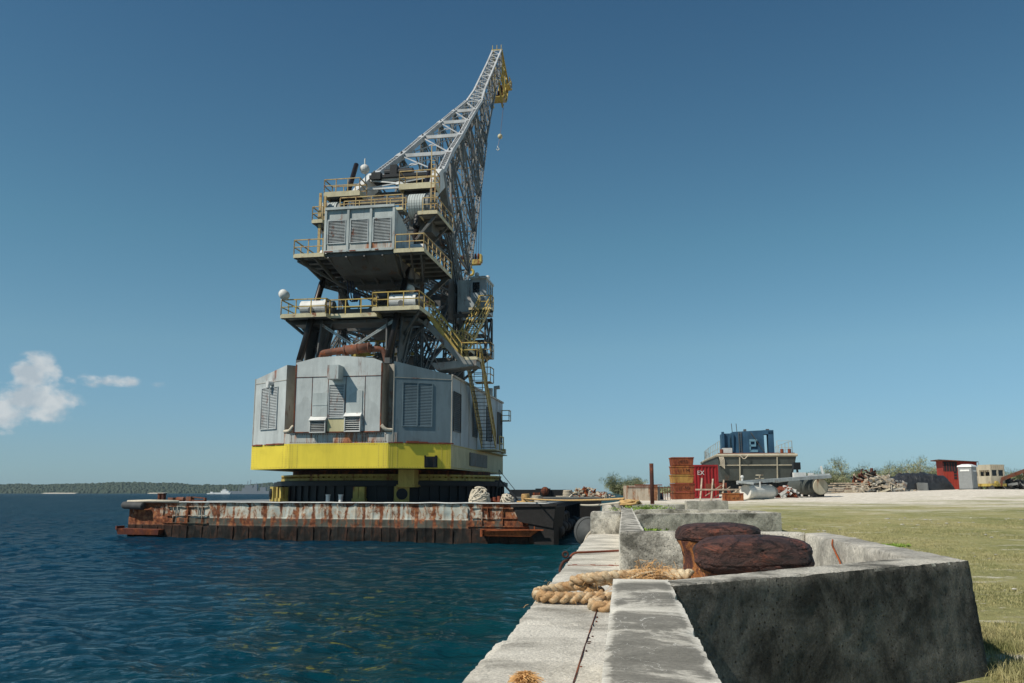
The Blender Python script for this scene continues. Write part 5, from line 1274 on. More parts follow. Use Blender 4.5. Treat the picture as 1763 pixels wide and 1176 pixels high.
platform(-4.25, -1.4, -5.6, -4.0, 24.28, [[(-4.25, -4.0), (-4.25, -5.6), (-1.4, -5.6), (-1.4, -4.0), (-4.25, -4.0)]], mat='rail_pale', thick=.35, braces=[((-4.0, -6.0, 23.8), (-4.0, -6.0, 21.8)), ((-3.7, -5, 23.8), (-3.7, -5, 21))])
platform(1.65, 4.4, -5.3, -3.8, 24.68, [[(1.65, -3.8), (1.65, -5.3), (4.4, -5.3), (4.4, -3.8), (1.65, -3.8)]], mat='rail_pale', thick=.4, braces=[((4.3, -5.8, 24), (4.3, -5.8, 22)), ((1.9, -5, 24), (1.9, -5, 22.4))])
mb = KM(); mb.beam((4.45, -6.35, 27.2), (4.45, -6.35, 21.9), .07).beam((4.75, -6.35, 25.5), (4.75, -6.35, 21.9), .07)
for k in range(14): mb.beam((4.45, -6.35, 22.1+k*.3), (4.75, -6.35, 22.1+k*.3), .04)
mb.beam((-4.2, -6.35, 24.0), (-4.2, -6.35, 18), .12, .2).beam((-3.9, -6.2, 23.8), (-3.7, -6.2, 18), .14, .2); mb.build('access_ladder', 'rail_pale', crane)
mb = KM(); mb.beam((-2.4, -1.6, 26.3), (-2.4, -1.6, 27.2), .08).ball((-2.5, -1.6, 27.6), .4, 16, 10).cyl((-2.5, -1.6, 27.9), (-2.5, -1.6, 28.5), .06, 8); mb.build('floodlight', 'white', crane)
for (l, f, z) in ((-4.75, -11.1, 14.95), (3.1, -7.6, 15.85)):
    mb = KM(); mb.beam((l, f, z-1.3), (l, f, z), .07).ball((l+.1, f, z+.15), .33, 16, 10).cyl((l+.1, f-.05, z+.1), (l+.4, f-.35, z-.05), .3, 14, .34); mb.build('floodlight', 'white', crane, True)
# wires hanging below the upper deck
mb = KM()
for k in range(3): mb.tube(catmull([(-1.2+k*.2, -8, 16.6), (-1.0+k*.2, -8.2, 15.4), (-.6+k*.15, -8.4, 15.0), (-.2, -8.2, 15.5), (-.2, -8, 14.6)]), .05, 6)
mb.ball((-.35, -8.3, 15.4), .3, 12, 8); mb.build('hanging_cable', 'cable', crane, True)
# --- right hand stairs
def stair(p, q, w, up_dir, n, name='staircase', rail=True, mat='rail', smat='steel'):
    p, q = Vector(p), Vector(q); wv = Vector(up_dir).normalized()*w/2
    mb = KM()
    for s in (-1, 1): mb.beam(p+wv*s, q+wv*s, .06, .3)
    o = mb.build(name, mat, crane); t_ = KM()
    for k in range(n+1):
        c = p.lerp(q, k/n); run = Vector((q.x-p.x, q.y-p.y, 0)).normalized()*.13
        t_.add([c-wv-run, c+wv-run, c+wv+run, c-wv+run, c-wv-run-Vector((0, 0, .04)), c+wv-run-Vector((0, 0, .04))], [(0, 1, 2, 3), (0, 4, 5, 1)])
    t_.build('tread', smat, o); r_ = KM()
    if rail:
        for s in (-1, 1):
            for h in (.55, 1.05): r_.beam(p+wv*s+Vector((0, 0, h)), q+wv*s+Vector((0, 0, h)), .07)
            m_ = max(2, int((q-p).length/1.1))
            for k in range(m_+1): c = p.lerp(q, k/m_)+wv*s; r_.beam(c, c+Vector((0, 0, 1.05)), .06)
        r_.build('handrail', mat, o)
    return o
stair((5.0, -7.9, 13.8), (7.3, -7.5, 10.75), 1.0, (0, 1, 0), 13)
mb = KM(); mb.beam((4.7, -8.4, 13.4), (7.6, -8.2, 10.3), .25, .4); mb.hexa([(5.6, -8.4, 9.9), (8.4, -8.3, 10.2), (8.4, -6.6, 10.2), (5.6, -6.6, 9.9)], [(5.2, -8.4, 10.4), (8.4, -8.3, 10.65), (8.4, -6.6, 10.65), (5.2, -6.6, 10.4)]); mb.build('stair_beam', 'steel_mid', crane)
platform(7.2, 8.45, -8.3, -6.9, 10.75, [[(7.35, -8.3), (8.45, -8.3), (8.45, -7.3)]], thick=.15)
stair((7.9, -6.9, 10.7), (7.9, -1.4, 4.95), 1.05, (1, 0, 0), 24)
mb = KM(); mb.box(7.05, 8.5, -1.6, 1.6, 4.72, 4.8).box(7.05, 7.45, 1.6, 8.8, 4.72, 4.8); o = mb.build('side_walkway', 'cream', crane)
mb = KM(); railing(mb, [(8.5, -.2, 4.8), (8.5, 1.4, 4.8)], 1.05, .04); mb; mb.build('railing', 'rail', o)
mb = KM(); mb.box(7.04, 7.75, 8.0, 8.8, 7.7, 7.76); railing(mb, [(7.1, 8.0, 7.7), (7.75, 8.0, 7.7), (7.75, 8.8, 7.7)], .9); mb.box(7.04, 7.35, 8.2, 8.8, 4.9, 5.3); mb.build('side_balcony', 'rail_pale', crane)
stair((6.3, -3.8, 11.9), (6.3, 4.6, 17.0), .9, (1, 0, 0), 20)
platform(5.6, 7.2, -6.9, -3.6, 11.85, [[(5.6, -6.9), (7.2, -6.9), (7.2, -3.8)]], thick=.15)
platform(5.0, 6.9, 4.2, 5.2, 16.95, [[(5.8, 4.2), (6.9, 4.2), (6.9, 5.2)]], thick=.15)
# operator's cab on its bracket
cab = KM(); cab.box(4.95, 6.25, 5.1, 8.1, 16.9, 19.7)
cab = cab.build('cab', 'grey_side', crane)
mb = KM(); mb.box(4.85, 6.35, 4.95, 8.2, 19.7, 19.86).box(5.05, 6.15, 5.3, 7.9, 19.86, 20.0); mb.build('roof', 'grey', cab)
mb = KM()
for k in range(3): mb.box(6.25, 6.265, 5.3+k*.93, 5.3+k*.93+.78, 17.3, 19.45)
mb.box(5.1, 5.7, 5.085, 5.1, 18.5, 19.4); mb.build('window', 'glass', cab)
mb = KM()
for k in range(4): mb.box(6.25, 6.30, 5.2+k*.93-.06, 5.2+k*.93+.02, 16.95, 19.65)
mb.box(6.25, 6.3, 5.1, 8.1, 16.9, 17.0); mb.build('window_frame', 'grey', cab)
mb = KM(); mb.box(3.7, 4.95, 5.4, 7.8, 16.9, 19.7).box(3.9, 4.5, 5.36, 5.4, 17.9, 19.3); mb.build('equipment_box', 'grey', cab)
for (x, y) in ((5.4, 5.4), (6.1, 6.6)): MB(KT).ball((x, y, 20.15), .2, 12, 8).build('roof_lamp', 'white', cab)
mb = KM()
for x in (4.0, 6.2):
    for (a, b) in (((x, 5.2, 16.9), (x, 5.2, 13.2)), ((x, 8.0, 16.7), (x, 8.0, 13.2)), ((x, 5.2, 13.4), (x, 8.0, 16.7)), ((x, 5.2, 16.7), (x, 8, 13.4)), ((x, 5.2, 13.3), (x, 8, 13.3))): mb.beam(a, b, .14, .18)
for f in (5.2, 8.0):
    mb.beam((3.0, f, 13.4), (6.2, f, 13.4), .3, .45).beam((3.0, f, 14.7), (6.2, f, 14.7), .25, .35).beam((3.2, f, 11.0), (6.2, f, 13.4), .2).beam((4, f, 16.8), (6.2, f, 14.8), .14).beam((6.2, f, 16.8), (4, f, 14.8), .14).beam((3, f, 16.5), (6.2, f, 16.6), .25, .3)
mb.build('cab_bracket', 'steel', crane)
mb = KM()
for (z, a) in ((10.8, 6.9), (12.9, 6.9)):
    mb.box(5.3, 6.7, 5.0, 6.4, z-.06, z); railing(mb, [(5.3, 5, z), (6.7, 5, z), (6.7, 6.4, z)], 1.2)
mb.beam((6.0, 5.1, 9.4), (6.0, 5.1, 13.5), .06).beam((6.4, 5.1, 9.4), (6.4, 5.1, 13.5), .06); mb.build('ladder_landing', 'rail_pale', crane)
# --- ropes and the hook block
mb = KM()
for k in range(8): x = -1.6+k*.29; mb.beam((x*.55+.4, 29.6, 43.2), (x, 30.1, 28.9), .045)
for k in range(4): x = -.3+k*.2; mb.beam((x, 41.0, 58.2), (x, 30.5, 43.4), .05)
mb.build('hoist_ropes', 'cable', crane)
hb_ = empty('hook_block', 'yellow hook block hanging on the hoist ropes behind the lattice, above the cab', 'hook block', kl(-.75, 30.1, 27.0), -R(10))
MB().hexa([(-1.1, -.4, .75), (1.1, -.4, .75), (1.1, .4, .75), (-1.1, .4, .75)], [(-1.35, -.4, 1.3), (1.35, -.4, 1.3), (1.35, .4, 1.3), (-1.35, .4, 1.3)]).box(-1.3, -1.1, -.42, .42, 1.0, 1.9).box(1.1, 1.3, -.42, .42, 1.0, 1.9).build('block_frame', 'yellow_old', hb_)
mb = MB()
for k in range(6): mb.cyl((-.95+k*.36, 0, 1.6), (-.83+k*.36, 0, 1.6), .48, 20)
mb.build('sheaves', 'dark_rust', hb_)
MB().tube(catmull([(0, 0, .8), (0, 0, .3), (.28, 0, .0), (.25, 0, -.35), (-.05, 0, -.5), (-.35, 0, -.3), (-.38, 0, -.05)]), [.2, .2]+[.16]*60 if False else .16, 10).build('hook', 'yellow_old', hb_, True)
wl = MB(); a = P3(869, 163, 111); b = P3(861, 235, 108); wl.beam(a, b, .05); c = P3(857, 254, 107.5); wl.beam(b, c, .05); 
hb2 = empty('whip_hook', 'small pale hook ball on a single thin line hanging from the boom tip', 'hook', b)
m2 = MB(); m2.beam(a-b, (0, 0, 0), .06).beam((0, 0, 0), c-b, .05); m2.build('line', 'cable', hb2)
m2 = MB(); m2.ball((0, 0, 0), .32, 14, 10, (1, 1, 1.1)); m2.build('weight_ball', 'deckplate', hb2, True)
m2 = MB(); m2.tube(catmull([c-b+Vector((0, 0, .2)), c-b, c-b+Vector((.18, 0, -.2)), c-b+Vector((0, 0, -.38)), c-b+Vector((-.18, 0, -.2))]), .06, 8); m2.build('hook', 'white', hb2, True)

# ================================================================ YARD
def G(px, d, dz=0): p = P3(px, 840, d); p.z = gz(p.x, p.y)+dz; return p
p = G(1122.5, 50); t = P3(1120, 798, 50)
po = empty('steel_post', 'tall rusty dark brown steel pipe standing upright behind the weeds', 'post', p)
MB().cyl((0, 0, -.1), (0, 0, t.z-p.z), .115, 16).cyl((0, 0, t.z-p.z-.02), (0, 0, t.z-p.z), .125, 16).build('pipe', 'dark_rust', po, True)
# stained concrete tank with a rack beside it
tk = empty('concrete_tank', 'low rust-stained pale concrete tank with a rusty rim, left of the rusty boxes', 'tank', G(1106, 58))
M['tankwall'] = paint('stained_tank', (.52, .44, .34), .52, 1.2, .25, .85, .2, rustc=(.22, .10, .05))
MB().box(-.98, 1.0, 0, 2.2, -.1, .98).build('tank_wall', 'tankwall', tk)
MB().box(-.5, 1.3, -.03, .1, .98, 1.04).box(-.99, 1.02, -.04, -.0, .86, .9).build('rim', 'brick_rust', tk)
MB().box(1.002, 1.16, .1, 2.1, -.1, .9).build('side_plate', 'steel_mid', tk)
rk = empty('pipe_rack', 'low rusty tube rack between the concrete tank and the rusty boxes', 'rack', G(1145, 60))
mb = MB()
for k in range(7): mb.beam((-.52+k*.17, 0, 0), (-.52+k*.17, 0, .82), .04)
mb.beam((-.55, 0, .82), (.55, 0, .82), .05).beam((-.55, 0, .45), (.55, 0, .45), .04).beam((-.55, .5, .82), (.55, .5, .82), .05); mb.build('rack_frame', 'rustpipe', rk)
MB().box(-.35, -.1, .1, .5, 0, .45).build('blue_drum_box', 'blue', rk)
# stack of five rusty boxes
SB = G(1178, 62)
mats = ['orange_rust', 'brick_rust', 'orange_rust', 'rustbox', 'brick_rust']
M['rustbox'] = paint('yellow_rust', (.46, .26, .07), .45, 1.4, .3, .8, .3, rustc=(.2, .06, .02))
M['rustbox2'] = paint('orange_box', (.40, .15, .045), .6, 1.3, .3, .8, .3, rustc=(.16, .04, .018))
M['rustbox3'] = paint('red_box', (.30, .085, .035), .55, 1.3, .3, .8, .3, rustc=(.12, .03, .015))
bm = ['rustbox3', 'rustbox3', 'rustbox', 'rustbox2', 'rustbox3']
btx = ['', 'IT-50', '', '111 M', 'MI50']
blab = ['dark red rusty steel box, bottom of the stack of five', 'dark red rusty steel box marked with faint letters, second from the bottom of the stack', 'yellowish rusty steel box in the middle of the stack of five', 'orange rusty steel box, second from the top of the stack of five', 'red rusty steel box marked MI50 on top of the stack of five']
for k in range(5):
    bh = .60 if k else .52
    z = 0 if k == 0 else .52+.61*(k-1)
    e = empty('steel_box', blab[k], 'steel box', (SB.x+.02*math.sin(k*2.3), SB.y+.02*k, SB.z+z), .03*math.sin(k*3.1)-.02, 'rusty steel boxes stacked by the red container')
    a = .76; m_ = MB(); m_.hexa([(-a+.05, -.0, 0.01), (a-.08, 0, 0.01), (a-.08, 1.5, 0.01), (-a+.05, 1.5, 0.01)], [(-a, -.03, bh-.09), (a-.02, -.03, bh-.09), (a-.02, 1.5, bh-.09), (-a, 1.5, bh-.09)]); m_.build('box_body', bm[k], e)
    m_ = MB(); m_.box(-a-.03, a+.0, -.06, 1.53, bh-.09, bh-.015); m_.build('rim', bm[k], e)
    if btx[k]: text_obj(btx[k], .34, 'dark_rust', e, (-.02, -.035 if k else -.03, bh*.42), (R(90), 0, 0), 'stencil')
# red shipping container, end on
ce = empty('shipping_container', 'dark red corrugated shipping container with white EX letters, behind the rusty boxes', 'container', G(1210, 68), -.03)
m_ = MB(); m_.box(-1.18, 1.18, .06, 6.1, .1, 2.52); m_.build('container_shell', 'red', ce)
m_ = MB()
for k in range(9):
    x = -1.05+k*.262; m_.hexa([(x-.08, 0.06, .15), (x+.08, 0.06, .15), (x+.04, 0, .15), (x-.04, 0, .15)], [(x-.08, 0.06, 2.42), (x+.08, .06, 2.42), (x+.04, 0, 2.42), (x-.04, 0, 2.42)])
m_.build('corrugation', 'red', ce)
m_ = MB(); m_.box(-1.22, -1.12, -.03, .12, 0, 2.55).box(1.12, 1.22, -.03, .12, 0, 2.55).box(-1.12, 1.12, -.03, .1, 2.42, 2.55).box(-1.12, 1.12, -.03, .1, 0, .14); m_.build('end_frame', 'red', ce)
text_obj('EX', .46, 'white', ce, (-.12, -.012, 1.92), (R(90), 0, 0), 'lettering', .01)
# timber trestle
tr = empty('timber_trestle', 'grey timber trestle of three leaning struts in front of the red container', 'trestle', G(1224, 58))
m_ = MB()
for k in range(3):
    x = -.75+k*.72; m_.beam((x-.05, -.3, -.0), (x+.26, .35, 1.45-.06*k), .09, .1).beam((x+.26, .35, 1.45-.06*k), (x+.2, .8, 0), .07)
m_.build('strut', 'wood', tr)
m_ = MB(); m_.box(-1.0, 1.9, -.10, .12, .66, .76); m_.beam((-.4, 0, .3), (.7, 0, 1.0), .05).beam((.2, .1, .2), (1.3, .1, .9), .05); m_.build('plank', 'wood', tr)
m_ = MB(); m_.box(-.2, .35, .2, .7, .78, 1.1).box(.7, 1.1, .2, .7, .78, 1.15); m_.build('board', 'brick_rust', tr)
# orange crate
cr_ = empty('orange_crate', 'small orange rusty crate with dark markings standing alone on the ground by the trestle', 'crate', G(1263, 57), .03)
MB().box(-.6, .6, 0, .6, 0, .47).build('crate_body', 'rustbox2', cr_); m_ = MB(); m_.box(-.63, .63, -.03, .63, .44, .5).box(-.62, -.55, -.02, .02, 0, .44).box(.55, .62, -.02, .02, 0, .44); m_.build('rim', 'rustbox2', cr_)
text_obj('M 50', .22, 'black', cr_, (.12, -.004, .14), (R(90), 0, 0), 'stencil')
# boat on the hard
bt_c = P3(1303, 820, 85); BZ = gz(bt_c.x, bt_c.y)
boat = empty('landing_barge', 'big grey steel work boat with blue deckhouse propped up on land', 'boat', (bt_c.x, 85, BZ), -.135)
hb3 = MB(); zb, zt = 2.75-BZ, 5.15-BZ
st_ = [(-3.25, 0, zb), (3.25, 0, zb), (3.72, -.5, zt), (-3.72, -.5, zt)]
sec = []
for (y, k, zb_, zt_) in ((0, 1, zb, zt), (12, 1, zb-.2, zt), (22, .95, zb, zt), (29, .62, zb+.8, zt+.15), (32, .2, zt-.6, zt+.3)):
    sec.append([(-3.25*k, y, zb_), (3.25*k, y, zb_), (3.72*k, y-(.5 if y == 0 else 0), zt_), (-3.72*k, y-(.5 if y == 0 else 0), zt_)])
hb3.add([v for s_ in sec for v in s_], [(0, 1, 2, 3)]+[(4*i+a, 4*i+4+a, 4*i+4+(a+1) % 4, 4*i+(a+1) % 4) for i in range(4) for a in range(4)]+[(19, 18, 17, 16)])
hull = hb3.build('hull', 'hull', boat)
m_ = MB(); m_.tube([(-3.8, -.5, zt), (3.8, -.5, zt)], .14, 8)
for i in range(4):
    for s_ in (-1, 1):
        a, b = sec[i][3 if s_ < 0 else 2], sec[i+1][3 if s_ < 0 else 2]; m_.tube([a, b], .13, 8)
m_.beam((-3.52, -.36, zt-.95), (3.52, -.36, zt-.95), .1, .08).build('rub_rail', 'beige', hull)
m_ = MB(); m_.box(-3.6, 3.6, -.3, .1, zt+.1, zt+.22); m_.build('deck_edge', 'brick_rust', hull)
m_ = MB()
for x in (-1.6, 1.9): m_.beam((x, -.55, zt-.2), (x, -.05, zb-.1), .12, .1)
m_.build('rudder_post', 'beige', hull)
m_ = MB()
for y in (1, 6, 12, 18, 24):
    for x in (-2.6, 0, 2.6): m_.box(x-.5, x+.5, y-.4, y+.4, -.1, zb+.05)
m_.box(-3.4, 3.6, .8, 1.6, .4, zb-.3); m_.build('keel_blocks', 'black', boat)
dh = MB(); W_ = lambda px: (px-1303)/1522*88
z0_ = zt+.12
dh.hexa([(W_(1270), 1.6, z0_), (W_(1322), 1.6, z0_), (W_(1322), 6, z0_), (W_(1270), 6, z0_)], [(W_(1270), 1.8, z0_+2.28), (W_(1322), 1.8, z0_+2.42), (W_(1322), 6, z0_+2.42), (W_(1270), 6, z0_+2.28)])
dh = dh.build('deckhouse', 'blue', boat)
m_ = MB(); m_.box(W_(1253), W_(1266), 2.2, 4.5, z0_, z0_+2.15); m_.box(W_(1268), W_(1271), 1.5, 2.0, z0_, z0_+2.1).box(W_(1252), W_(1256), 1.9, 2.4, z0_+.6, z0_+2.3); m_.build('side_tower', 'blue', dh)
m_ = MB(); m_.box(W_(1329), W_(1338), 1.6, 2.8, z0_, z0_+2.3); m_.box(W_(1321), W_(1338), 1.6, 2.8, z0_+2.0, z0_+2.42); m_.box(W_(1322), W_(1328), 5.0, 6, z0_, z0_+.5); m_.build('ramp_leg', 'blue', dh)
m_ = MB(); x0 = W_(1297)
for (a, b, c_, d) in ((0, .75, 1.35, 1.52), (0, .12, .35, 1.35), (0, .5, .85, 1.0), (0, .8, .3, .48), (.5, .62, .85, 1.35)): m_.box(x0+a, x0+b, 1.52, 1.62, z0_+c_-.05, z0_+d)
m_.build('stair_bracket', 'lblue', dh)
m_ = MB(); m_.beam((W_(1300), 1.58, z0_+2.2), (W_(1320), 1.58, z0_+.3), .3, .05).beam((W_(1280), 1.55, z0_), (W_(1280), 1.7, z0_+2.3), .06).beam((W_(1284), 1.55, z0_), (W_(1284), 1.7, z0_+2.3), .06)
for k in range(8): m_.beam((W_(1280), 1.55, z0_+.2+k*.27), (W_(1284), 1.55, z0_+.2+k*.27), .04)
m_.build('deckhouse_ladder', 'steel', dh)
m_ = MB(); m_.beam((W_(1272), 3, z0_+2.2), (W_(1271), 3, z0_+3.2), .06).beam((W_(1280), 3, z0_+2.2), (W_(1279), 3, z0_+3.2), .06).box(W_(1292), W_(1296), 3, 3.6, z0_+2.4, z0_+2.62).box(W_(1327), W_(1332), 2, 2.4, z0_+2.4, z0_+2.55); m_.build('aerial', 'steel', dh)
m_ = MB()
def rail_w(pts, h=1.0):
    for i in range(len(pts)-1):
        a, b = Vector(pts[i]), Vector(pts[i+1]); n = max(1, round((b-a).length/1.9))
        for k in range(n+1): q = a.lerp(b, k/n); m_.beam(q, q+Vector((0, 0, h)), .045)
        for t_ in (.5, 1.): m_.beam(a+Vector((0, 0, h*t_)), b+Vector((0, 0, h*t_)), .025)
rail_w([(-3.3, 1, zt+.1), (-3.4, 12, zt), (-3.1, 22, zt), (-1.9, 29, zt+.1)], 1.35); rail_w([(2.1, .4, zt+.1), (3.5, .4, zt+.1), (3.5, 12, zt)], 1.3); m_.build('guard_rail', 'beige', boat)
m_ = MB(); m_.box(W_(1250), W_(1266), .6, 1.5, zt+.15, zt+.75); m_.build('deck_locker', 'white', boat)
m_ = MB(); 
for x in (2.5, 3.2, -3.2): m_.cyl((x, .2, zt+.1), (x, .2, zt+.6), .16, 10)
m_.build('deck_bitts', 'brick_rust', boat)
m_ = MB()
for k in range(4): m_.tube(catmull([(-3.6+.1*k, -.4, zt+.1), (-3.45+.12*k, -.6, zt-.4), (-3.35+.1*k, -.45, zt-1.0-.1*k)]), .05, 6)
m_.tube(catmull([(-1.6, -.7, zt), (-1.2, -.72, zt-.35), (-.8, -.7, zt)]), .04, 6)
m_.build('hanging_rope', 'ropew', boat, True)
# pontoon raft: two drums under a girder
rf = empty('pontoon_raft', 'pale cylindrical pontoons joined by a long grey girder, lying in front of the boat', 'raft', G(1345, 62), 0)
def rel(px, py, d): return P3(px, py, d)-Vector(rf.location)
a = rel(1283, 846, 59); b = rel(1326, 846, 60.6); r_ = .50; a.z = b.z = r_-.02+gz(16.5, 60)-rf.location.z
m_ = MB(); m_.tube([a, a+(b-a)*.04, b-(b-a)*.16, b], [r_*.93, r_, r_, r_*.93], 24); 
f1 = m_.build('white_float', 'float', rf, False)
d_ = (b-a).normalized(); m_ = MB(); m_.tube([b, b+d_*.02, b+d_*.5], [r_*.95, r_*.98, r_*.6], 20); m_.build('float_end', 'concrete_far', f1)
a = rel(1368, 840, 66.5); b = rel(1413, 841, 62.8); r_ = .60; a.z = b.z = r_+.12+gz(22, 65)-rf.location.z
m_ = MB(); m_.tube([a, b], r_, 28, cap=False); f2 = m_.build('dark_float', 'hull', rf, False)
d_ = (b-a).normalized(); m_ = MB(); m_.tube([b-d_*.02, b+d_*.03], [r_*.98, r_*.9], 28); m_.tube([a, a-d_*.03], [r_*.98, r_*.9], 24); m_.build('float_end', 'beige', f2)
m_ = MB()
for q in (a.lerp(b, .25), a.lerp(b, .85)): m_.box(q.x-.35, q.x+.35, q.y-.5, q.y+.5, q.z-r_-.35, q.z-r_+.12)
m_.build('timber_block', 'black', rf)
g0 = rel(1272, 831, 58.8); g1 = rel(1427, 820.5, 62.4); m_ = MB()
m_.beam(g0, g1, .5, .22).beam(g0+Vector((-.05, 0, .05)), g0+Vector((.9, 0, -.05)), .7, .16).beam(g1+Vector((-.9, .1, .05)), g1+Vector((0, .1, .12)), .8, .2).beam(g0+Vector((2.8, 1.4, .1)), g1+Vector((0, 1.6, .1)), .3, .2)
m_.build('girder', 'louvre', rf)
m_ = MB(); h0 = rel(1308, 829, 59.6); m_.beam(h0, h0+Vector((0, 0, .42)), .05); m_.tube([h0+Vector((.24*math.cos(t), .2*math.sin(t), .42)) for t in [i*.449 for i in range(14)]], .03, 6, closed=True).beam(h0+Vector((-.24, 0, .42)), h0+Vector((.24, 0, .42)), .04).beam(h0+Vector((-.3, 0, .2)), h0+Vector((.3, 0, .2)), .06)
m_.build('valve_wheel', 'beige', rf)
m_ = MB(); h0 = rel(1278, 829, 59); m_.cyl(h0, h0+Vector((0, 0, .36)), .07, 10).ball(h0+Vector((0, 0, .3)), .12, 10, 8)
for dx in (.55, 1.2): m_.beam(h0+Vector((dx, .1, 0)), h0+Vector((dx, .1, -.4)), .07)
h0 = rel(1370, 822, 63); m_.box(h0.x-.1, h0.x+.75, h0.y, h0.y+.4, h0.z, h0.z+.35).box(h0.x+1.0, h0.x+1.3, h0.y, h0.y+.4, h0.z, h0.z+.32).beam(h0+Vector((2.0, 0, 0)), h0+Vector((1.85, 0, .8)), .12)
m_.build('deck_fittings', 'white', rf)
m_ = MB(); h0 = rel(1372, 806, 64); m_.box(h0.x-.22, h0.x+.28, h0.y, h0.y+.4, h0.z-.1, h0.z+.42).beam(h0, h0+Vector((.05, 0, -.6)), .12).tube(catmull([h0+Vector((-.3, 0, -.1)), h0+Vector((-.45, 0, -.5)), h0+Vector((-.2, 0, -.8)), h0+Vector((.1, 0, -.7))]), .05, 6)
m_.build('outboard_engine', 'black', rf)
junk('scrap_heap', G(1350, 63), 1.2, .6, .8, 60, ['white', 'brick_rust'], 'small heap of red and white scrap between the two pontoons', 21, smax=.6)
junk('scrap_heap', G(1290, 66), 2.0, 1.0, .45, 50, ['wood', 'brick_rust'], 'thin layer of boards and rust between trestle and white pontoon', 22, smax=1.4)
def boards(name, c, wd, n, label, seed, mat='wood', h=.09, tilt=0):
    rd = random.Random(seed); m_ = MB()
    for k in range(n):
        for j in range(3):
            L_ = wd*rd.uniform(.75, 1.05); o = rd.uniform(-.25, .25); m_.box(o-L_/2, o+L_/2, j*.34+rd.uniform(-.03, .03), j*.34+.3, k*h*1.9+.02, k*h*1.9+.02+h)
    e = tag(m_.build(name, mat), label, 'timber'); e.location = c; return e
boards('board_stack', G(1466, 76), 2.8, 5, 'neat stack of brown boards on pale ground right of the pontoons', 31, h=.10)
boards('board_stack', G(1427, 79), 2.3, 3, 'low pale stack of slabs just right of the dark pontoon', 32, 'concrete_far')
b5 = MB(); b5.box(-1.6, 1.4, 0, 1, 0, .75).box(-1.6, 1.4, -.02, 1.02, .75, .82); b5 = tag(b5.build('long_trough', 'hull'), 'long dark low steel trough behind the pale slabs', 'trough'); b5.location = G(1432, 88)
dm_ = empty('oil_drum', 'orange rusty open drum half buried in the scrap pile', 'drum', G(1492, 79))
MB().cyl((0, 0, 0), (0, 0, .95), .42, 20).cyl((0, 0, .3), (0, 0, .33), .44, 20).cyl((0, 0, .62), (0, 0, .65), .44, 20).build('drum_body', 'orange_rust', dm_)
junk('scrap_heap', G(1497, 82), 2.2, 1.6, 1.7, 170, ['wood', 'dark_rust', 'black'], 'tall pile of dark beams and timber behind the orange drum', 33, smax=2.0)
junk('scrap_heap', G(1517, 79), 2.6, 1.4, 1.25, 320, ['concrete_far', 'wood', 'beige', 'steel_mid'], 'pale pile of rubble, boards and scrap left of the black tarpaulin', 34, smax=1.3)
m_ = MB(); c_ = G(1536, 78); m_.beam(c_+Vector((-1.3, 0, 1.5)), c_+Vector((1.0, -.2, .05)), .12, .1); tag(m_.build('loose_beam', 'wood'), 'pale pole sloping down in front of the rubble pile', 'beam')
# tarpaulin
tp_ = MB(); c_ = G(1582, 83); nn, mm = 60, 30; rd = random.Random(4)
for i in range(nn+1):
    for j in range(mm+1):
        u, v = i/nn*2-1, j/mm*2-1
        e_ = max(0, 1-abs(u)**4)*max(0, 1-abs(v)**3)
        h = 1.55*e_**.45*(1+.14*noise.noise((u*3, v*2, 0)))+.16*noise.noise((u*7, v*4, 2))*e_**.3 + .06*noise.noise((u*19, v*12, 2))
        tp_.v.append((c_.x+u*2.75+.15*noise.noise((u*5, v*5, 7)), c_.y+v*1.5, c_.z+max(0, h)))
for i in range(nn):
    for j in range(mm):
        a = i*(mm+1)+j; tp_.f.append((a, a+mm+1, a+mm+2, a+1)); tp_.mi.append(0)
tag(tp_.build('tarpaulin', 'tarp'), 'crumpled black tarpaulin draped over a low load left of the red shed', 'tarpaulin')
m_ = MB(); m_.box(-.45, .45, 0, .3, 0, .72).box(-.35, .35, -.03, .0, .05, .66); m_ = tag(m_.build('sheet_panel', 'steel_mid'), 'grey sheet leaning against the front of the black tarpaulin', 'panel'); m_.location = G(1590, 81.0); m_.rotation_euler = (-.2, .05, 0)
# red shed
sh = empty('red_shed', 'narrow bright red shed with an overhanging sloped roof beside the portable toilet', 'shed', G(1658, 86), -.2)
z1s, z2s = 2.82, 2.62
m_ = MB(); m_.hexa([(-1.60, 0, 0), (1.45, 0, 0), (1.45, 2.4, 0), (-1.60, 2.4, 0)], [(-1.66, 0, z1s), (1.42, 0, z2s), (1.42, 2.4, z2s), (-1.66, 2.4, z1s)]); m_.build('shed_wall', 'shedred', sh)
m_ = MB(); m_.hexa([(-2.1, -.35, z1s+.0), (1.5, -.35, z2s), (1.5, 2.6, z2s), (-2.1, 2.6, z1s+.0)], [(-2.1, -.35, z1s+.1), (1.5, -.35, z2s+.07), (1.5, 2.6, z2s+.07), (-2.1, 2.6, z1s+.1)]); m_.build('roof', 'dark_rust', sh)
m_ = MB()
for k in range(14): x = -1.6+k*.245; m_.box(x, x+.03, -.02, 0, 0, 2.6)
m_.build('wall_batten', 'shedred', sh)
m_ = MB(); m_.box(-1.66, -.35, -.015, .0, 1.75, 2.72); 
for k in range(3): m_.box(-.72, -.45, -.03, 0, 1.0+k*.28, 1.2+k*.28)
m_.build('dark_opening', 'black', sh)
